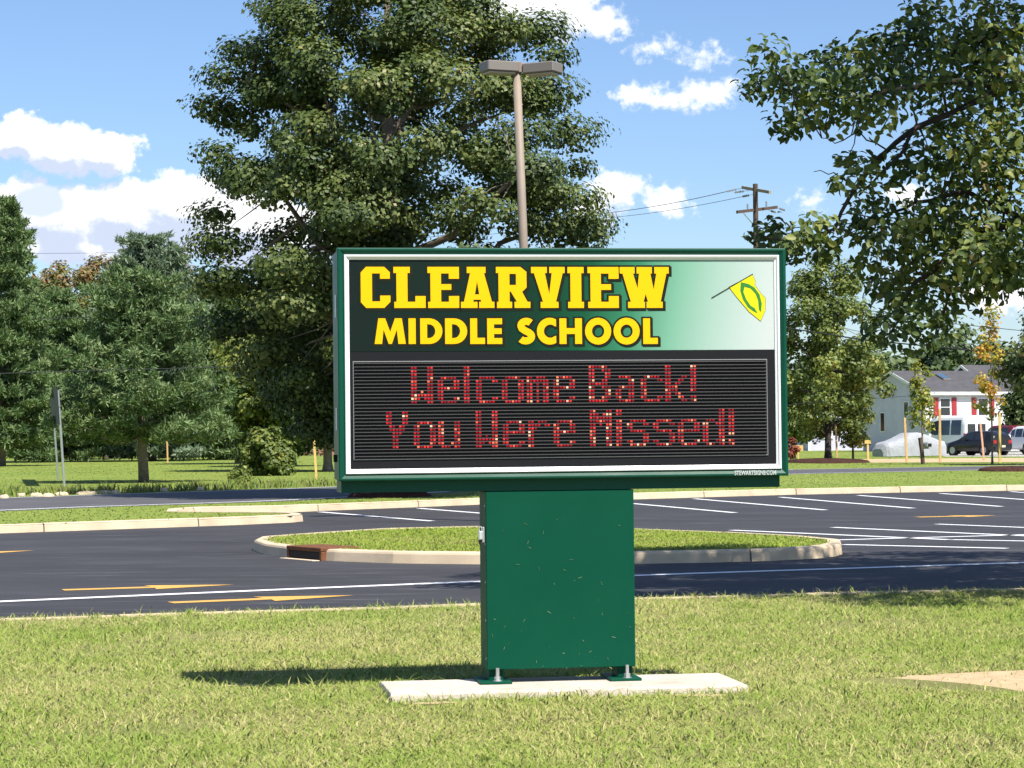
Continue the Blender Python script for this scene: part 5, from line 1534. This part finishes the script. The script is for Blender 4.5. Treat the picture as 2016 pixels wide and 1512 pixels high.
car('hatchback', 'small black hatchback parked on the driveway beside the white van', 'car', (bx.x, 143, .0), R(90 + 36),
    [(-2.0, .34, .88, 1.10, .84, .70), (-1.92, .27, .92, 1.25, .88, .70), (-1.45, .24, .92, 1.46, .89, .64), (-.4, .24, .92, 1.50, .89, .64), (.25, .24, .92, 1.42, .89, .64), (.95, .25, .90, .99, .88, .70), (1.7, .28, .74, .82, .85, .66), (2.0, .34, .60, .66, .76, .55)],
    W_BLK, (-1.28, 1.28), .33, [(-1.3, -.5), (-.42, .3)], [((-1.96, 1.0), (-1.5, 1.42), .84)], [((.92, 1.0), (.3, 1.40), .86)], [(-1.97, .52, .80, .72, .93)], 1.76, .5)
sx_ = GX(2022, 146)
car('sport_utility_vehicle', 'white sport utility vehicle cut off by the right edge', 'car', (sx_.x, 146, 0), R(90 + 20),
    [(-2.2, .42, 1.02, 1.50, .90, .74), (-2.12, .34, 1.04, 1.68, .93, .74), (-1.7, .32, 1.04, 1.76, .94, .72), (.1, .32, 1.04, 1.76, .94, .72), (.5, .32, 1.04, 1.64, .94, .72), (1.15, .34, 1.02, 1.10, .92, .76), (1.95, .36, .90, .98, .88, .7), (2.25, .42, .72, .8, .82, .6)],
    W_VAN, (-1.38, 1.40), .37, [(-1.75, -.9), (-.8, -.05), (.05, .5)], [((-2.215, 1.12), (-2.10, 1.60), .86)], [((1.12, 1.12), (.55, 1.6), .86)], [(-2.17, .72, .90, .80, 1.12)], 1.88, .72)
rx_ = GX(1972, 166)
car('sport_utility_vehicle', 'dark red sport utility vehicle parked behind the black hatchback', 'car', (rx_.x, 166, 0), R(90 + 27),
    [(-2.2, .42, 1.08, 1.60, .90, .74), (-2.12, .34, 1.10, 1.80, .93, .74), (-1.7, .32, 1.10, 1.88, .94, .72), (.1, .32, 1.10, 1.88, .94, .72), (.5, .32, 1.10, 1.74, .94, .72), (1.15, .34, 1.04, 1.14, .92, .76), (1.95, .36, .92, 1.0, .88, .7), (2.25, .42, .72, .8, .82, .6)],
    W_RED, (-1.38, 1.40), .37, [(-1.75, -.9), (-.8, -.05), (.05, .5)], [((-2.215, 1.18), (-2.10, 1.70), .86)], [((1.12, 1.16), (.55, 1.7), .86)], [(-2.17, .72, .90, .80, 1.12)], 1.88, .72)
lw = GX(182, 195)
car('parked_car', 'white car half hidden under the pines at the left', 'car', (lw.x, 195, 0), R(180),
    [(-2.2, .34, .86, 1.0, .84, .70), (-1.6, .26, .90, 1.05, .88, .70), (-1.1, .24, .92, 1.42, .89, .64), (.2, .24, .92, 1.44, .89, .64), (.95, .25, .90, .99, .88, .70), (1.9, .28, .74, .82, .85, .66), (2.2, .34, .60, .66, .76, .55)],
    W_VAN, (-1.35, 1.35), .32, [(-1.0, -.15), (-.05, .6)], [((-1.62, 1.06), (-1.14, 1.38), .84)], [((.92, 1.0), (.3, 1.38), .86)], [(-2.17, .5, .78, .66, .86)], 1.76, .5)
# car under a grey cover
cvx = GX(1790, 141)
cover = MB(); rings = []
random.seed(8)
prof = [(-2.25, .55, .55), (-2.2, .92, .80), (-1.7, 1.02, .86), (-1.0, 1.30, .88), (-.4, 1.46, .88), (.3, 1.44, .88), (.9, 1.16, .88), (1.4, .98, .87), (2.0, .86, .82), (2.25, .66, .66), (2.3, .35, .5)]
for i in range(31):
    x = -2.27 + 4.55 * i / 30
    zt_ = np.interp(x, [p[0] for p in prof], [p[1] for p in prof]); wy_ = np.interp(x, [p[0] for p in prof], [p[2] for p in prof])
    r_ = []
    for k in range(19):
        f = k / 18; a = math.pi * f
        y = math.copysign(abs(math.cos(a)) ** .45, math.cos(a)) * wy_; z = .04 + (zt_ - .04) * abs(math.sin(a)) ** .48
        fold = .02 * math.sin(x * 5.3 + k * .7 + math.sin(x * 2)) * (1 - abs(math.sin(a)) ** 2) + random.uniform(-.018, .018)
        r_.append((x + random.uniform(-.02, .02), y + math.copysign(fold, y), z + random.uniform(-.012, .012)))
    rings.append(r_)
cover.loft(rings)
co = cover.build('covered_car', mat('car_cover_fabric', (.34, .35, .37), .8, 0, .15, .12, 3, .5, 14), None, False); co.location = (cvx.x, 141, 0); co.rotation_euler = (0, 0, R(205))
tag(co, 'car hidden under a pale grey fabric cover on the grass', 'covered car')

# ------------------------------------------------------------------ mailbox, stakes, road sign
mbx = GX(1817, 105.5)
mail = empty('mailbox', (mbx.x, mbx.y, 0), R(14)); tag(mail, 'grey mailbox on a dark leaning wooden post by the far road', 'mailbox')
MB().tube([(0, 0, -.1), (-.06, 0, .6), (-.14, 0, 1.2)], .10, 6).build('post', M_UPOLE, mail)
MB().loft([[(.14 + .12 * math.cos(a), y, .86 + (.16 if math.sin(a) > 0 else .1) * math.sin(a)) for a in np.linspace(0, 2 * math.pi, 16, endpoint=False)] for y in (-.42, .12)]).build('box', mat('mailbox_grey', (.45, .46, .47), .4), mail)
MB().box(.05, .23, -.435, -.425, .80, .94).build('door', M_DARK, mail)
MB().cbox(-.12, .26, -.06, .02, .70, .758, .01).build('bracket', M_UPOLE, mail)
M_STAKE2 = mat('yellow_stake_paint', (.62, .43, .15), .8, 0, .2, .15, 6)
M_STAKE3 = mat('pink_stake_paint', (.58, .33, .22), .8, 0, .2, .15, 6)
def stake(label, px_top, py_top, px, D, w_, m, extra=None):
    b = GX(px, D); t = Q(px_top, py_top, D)
    o = MB(); d = t - Vector((b.x, b.y, 0))
    o.loft([[(d.x * f + sx * w_ / 2, d.y * f + sy * w_ / 2, d.z * f - (.1 if f == 0 else 0)) for sx, sy in ((-1, -1), (1, -1), (1, 1), (-1, 1))] for f in (0, .5, .97)] + [[(d.x + sx * w_ * .2, d.y + sy * w_ * .2, d.z) for sx, sy in ((-1, -1), (1, -1), (1, 1), (-1, 1))]])
    if extra: o.box(d.x - extra, d.x + extra, -.03 - w_ / 2, -w_ / 2 - .002, d.z - extra * 1.2, d.z - .02)
    r_ = o.build('wooden_stake', m); r_.location = (b.x, b.y, 0)
    tag(r_, label, 'stake', 'wooden stakes beside the road'); return r_
stake('orange-yellow stake standing on the grass just left of the sign', 617, 853, 623, 81, .075, M_STAKE2)
stake('tan stake in the far lawn right of the low pine trunk', 329, 868, 330, 150, .09, M_WOODS)
stake('tall tan stake right of the trunk of the tall tree in the mulch bed', 1645, 836, 1648, 118, .09, M_WOODS)
stake('short yellow stake between the mulch bed and the covered car', 1708, 866, 1708.5, 120, .10, M_STAKE2, .16)
stake('tan stake in front of the left half of the covered car', 1781, 822, 1785, 114, .10, M_WOODS)
stake('tall tan stake between the mailbox and the black hatchback', 1850, 804, 1850.5, 112, .10, M_WOODS)
stake('pinkish leaning stake in front of the black hatchback', 1930, 832, 1937, 116, .085, M_STAKE3)
stake('yellow stake right of the orange sapling trunk', 1968, 812, 1968, 108, .10, M_STAKE2)
stake('short yellow stake with a small board beside the red shrub', 1571, 876, 1571, 130, .09, M_STAKE2, .28)
# traffic sign seen from the side, on two posts
sb = P(127, 957)
ts = empty('traffic_sign', (sb.x, sb.y, 0)); tag(ts, 'leaning two-post traffic sign seen edge-on beside the road at the left', 'traffic sign')
tA = Q(114, 768, sb.y) - Vector((sb.x, sb.y, 0)); b2 = P(115, 946); tB = Q(102, 772, b2.y) - Vector((sb.x, sb.y, 0)); b2r = Vector((b2.x - sb.x, b2.y - sb.y, 0))
MB().tube([(0, 0, -.1), tuple(tA * .5), tuple(tA)], .04, 8).build('post', M_GAL, ts)
MB().tube([tuple(b2r - Vector((0, 0, .1))), tuple((b2r + tB) * .5), tuple(tB)], .035, 8).build('post', M_GAL, ts)
dA = tA * 1.0; dB = tB * 1.0
def spt(f, h): 
    A = tA * (1 - h) ; B = b2r + (tB - b2r) * (1 - h); return A.lerp(B, f)
tn = (tB - tA).normalized(); nn = Vector((-tn.y, tn.x, 0)).normalized() * .02
pan = MB(); q = [spt(-.12, -.04), spt(1.12, -.04), spt(1.12, .36), spt(-.12, .36)]
pan.add([tuple(v + nn * 2.2) for v in q] + [tuple(v + nn * 3.2) for v in q], [(0, 1, 2, 3), (4, 5, 6, 7), (0, 1, 5, 4), (1, 2, 6, 5), (2, 3, 7, 6), (3, 0, 4, 7)])
pan.build('sign_panel', mat('sign_back_dark', (.016, .018, .026), .6, .0, .2), ts)

# ------------------------------------------------------------------ utility pole and wires
UD = 118.0
ub = GX(1493, UD); ut = Q(1487, 362, UD)
up = empty('utility_pole', (ub.x, ub.y, 0)); tag(up, 'dark wooden utility pole with two crossarms above the right end of the sign', 'utility pole')
d = ut - Vector((ub.x, ub.y, 0))
MB().tube([(0, 0, -.2), tuple(d * .5), tuple(d)], [.19, .16, .125], 12).build('pole', M_UPOLE, up)
rl = lambda px, py, dd=0.0: Q(px, py, UD + dd) - Vector((ub.x, ub.y, 0))
def arm(a, b, m, w_):
    A, B = rl(*a), rl(*b); t = (B - A).normalized(); n = Vector((0, 0, 1)); s = t.cross(n).normalized()
    return MB().loft([[tuple(p + s * w_ * i / 2 + n * w_ * j / 2 * 1.3) for i, j in ((-1, -1), (1, -1), (1, 1), (-1, 1))] for p in (A, B)]).build('crossarm', m, up)
a1 = arm((1462, 369, 1.4), (1516, 378.5, -1.4), M_ARM, .12)
a2 = arm((1451, 417.5, -1.0), (1529.5, 408, 1.0), M_UPOLE, .12)
MB().tube([tuple(rl(1464, 420, -.8)), tuple(rl(1482, 441, -.1))], .025, 6).build('brace', M_GAL, up)
def insulator(px, py, z0, z1):
    p = rl(px, py)
    m = MB(); m.tube([(p.x, p.y, p.z + z0), (p.x, p.y, p.z + z1)], .018, 6); 
    for f in (.4, .7, 1.0): m.tube([(p.x, p.y, p.z + z0 + (z1 - z0) * f - .03), (p.x, p.y, p.z + z0 + (z1 - z0) * f + .02)], .055, 8)
    m.build('insulator', M_PORC, up)
insulator(1472, 414, .02, .30); insulator(1509, 410, .02, .32)
def strain(px0, py0, px1, py1, d0, d1):
    A, B = rl(px0, py0, d0), rl(px1, py1, d1); m = MB(); m.tube([tuple(A), tuple(B)], .014, 5)
    for f in (.45, .62, .78, .92): p = A.lerp(B, f); t = (B - A).normalized() * .022; m.tube([tuple(p - t), tuple(p + t)], .06, 8)
    m.build('insulator', M_PORC, up)
strain(1462, 370, 1431, 377, 1.4, 3.0); strain(1475, 375, 1446, 379, .4, 2.2); strain(1482, 383, 1462, 387, 0, 1.4); strain(1529, 409, 1545, 414, 1.0, 2.0); strain(1513, 414, 1527, 418, .6, 1.6)
def wire(label, pts, r, sag=0.0):
    P3 = [Q(*p) for p in pts]; path = []
    for a, b in zip(P3, P3[1:]):
        for k in range(8):
            f = k / 8; p = a.lerp(b, f); p.z -= sag * 4 * f * (1 - f); path.append(p)
    path.append(P3[-1])
    o = MB().tube([tuple(p) for p in path], r, 5).build('power_line', M_WIRE); tag(o, label, 'power line', 'overhead power lines'); return o
wire('upper thin power line running left from the top crossarm of the utility pole', [(1431, 377, 121), (1165, 422, 150), (560, 500, 230)], .018, .15)
wire('lower thin power line running left just below the top crossarm', [(1462, 387, 119.5), (1180, 430, 150), (560, 512, 230)], .014, .15)
wire('thick service cable sloping down right across the tall tree right of the sign', [(1493, 638, 118), (1545, 645, 116), (1700, 669, 112), (1925, 691, 108), (2150, 708, 104)], .034)
wire('thin cable crossing the tall tree right of the sign at roof height', [(1500, 802, 116), (1620, 791, 114), (1740, 783, 150), (1830, 777, 176)], .020)
wire('pale thin power line under the gap in the right tree branches', [(1495, 560, 118), (1700, 610, 110), (1845, 634, 104), (2100, 660, 96)], .014)
wire('thin power line across the sky between the pines at the left', [(-60, 500, 170), (200, 498, 150), (640, 488, 125)], .012)
wire('cable crossing in front of the pines at the left', [(-80, 738, 72), (130, 731, 74), (470, 722, 79), (800, 716, 84)], .013)
wire('thin higher cable crossing in front of the pale pine', [(80, 628, 78), (280, 620, 80), (420, 619, 82), (700, 612, 86)], .012)

# broken pale kerb stones along the far edge of the road
random.seed(5)
ORD = ['leftmost', 'second', 'third', 'fourth', 'fifth', 'sixth', 'seventh', 'eighth', 'ninth', 'tenth']
for k_, (px, py, w_) in enumerate(((8, 981, .35), (42, 977.5, .3), (72, 977, .5), (95, 978, .45), (122, 975, .55), (172, 973.5, .9), (200, 972.5, .8), (228, 972, .35), (322, 967, .4), (395, 965, .3))):
    p = P(px, py); m = MB(); rings = []
    w_ *= .62
    for f, z in ((1.0, -.03), (.95, .05), (.7, .08), (.2, .09)):
        rings.append([(w_ * f * math.cos(a) * random.uniform(.85, 1.1) / 1.6, .12 * f * math.sin(a) * random.uniform(.8, 1.15), z + random.uniform(-.015, .015)) for a in np.linspace(0, 2 * math.pi, 9, endpoint=False)])
    o = m.loft(rings).build('kerb_stone', M_KERB); o.location = (p.x, p.y, 0); o.rotation_euler = (0, 0, R(40))
    tag(o, ORD[k_] + ' pale broken kerb stone' + ('' if k_ == 0 else ' from the left') + ' along the weedy far edge of the road', 'stone', 'broken kerb stones along the road')
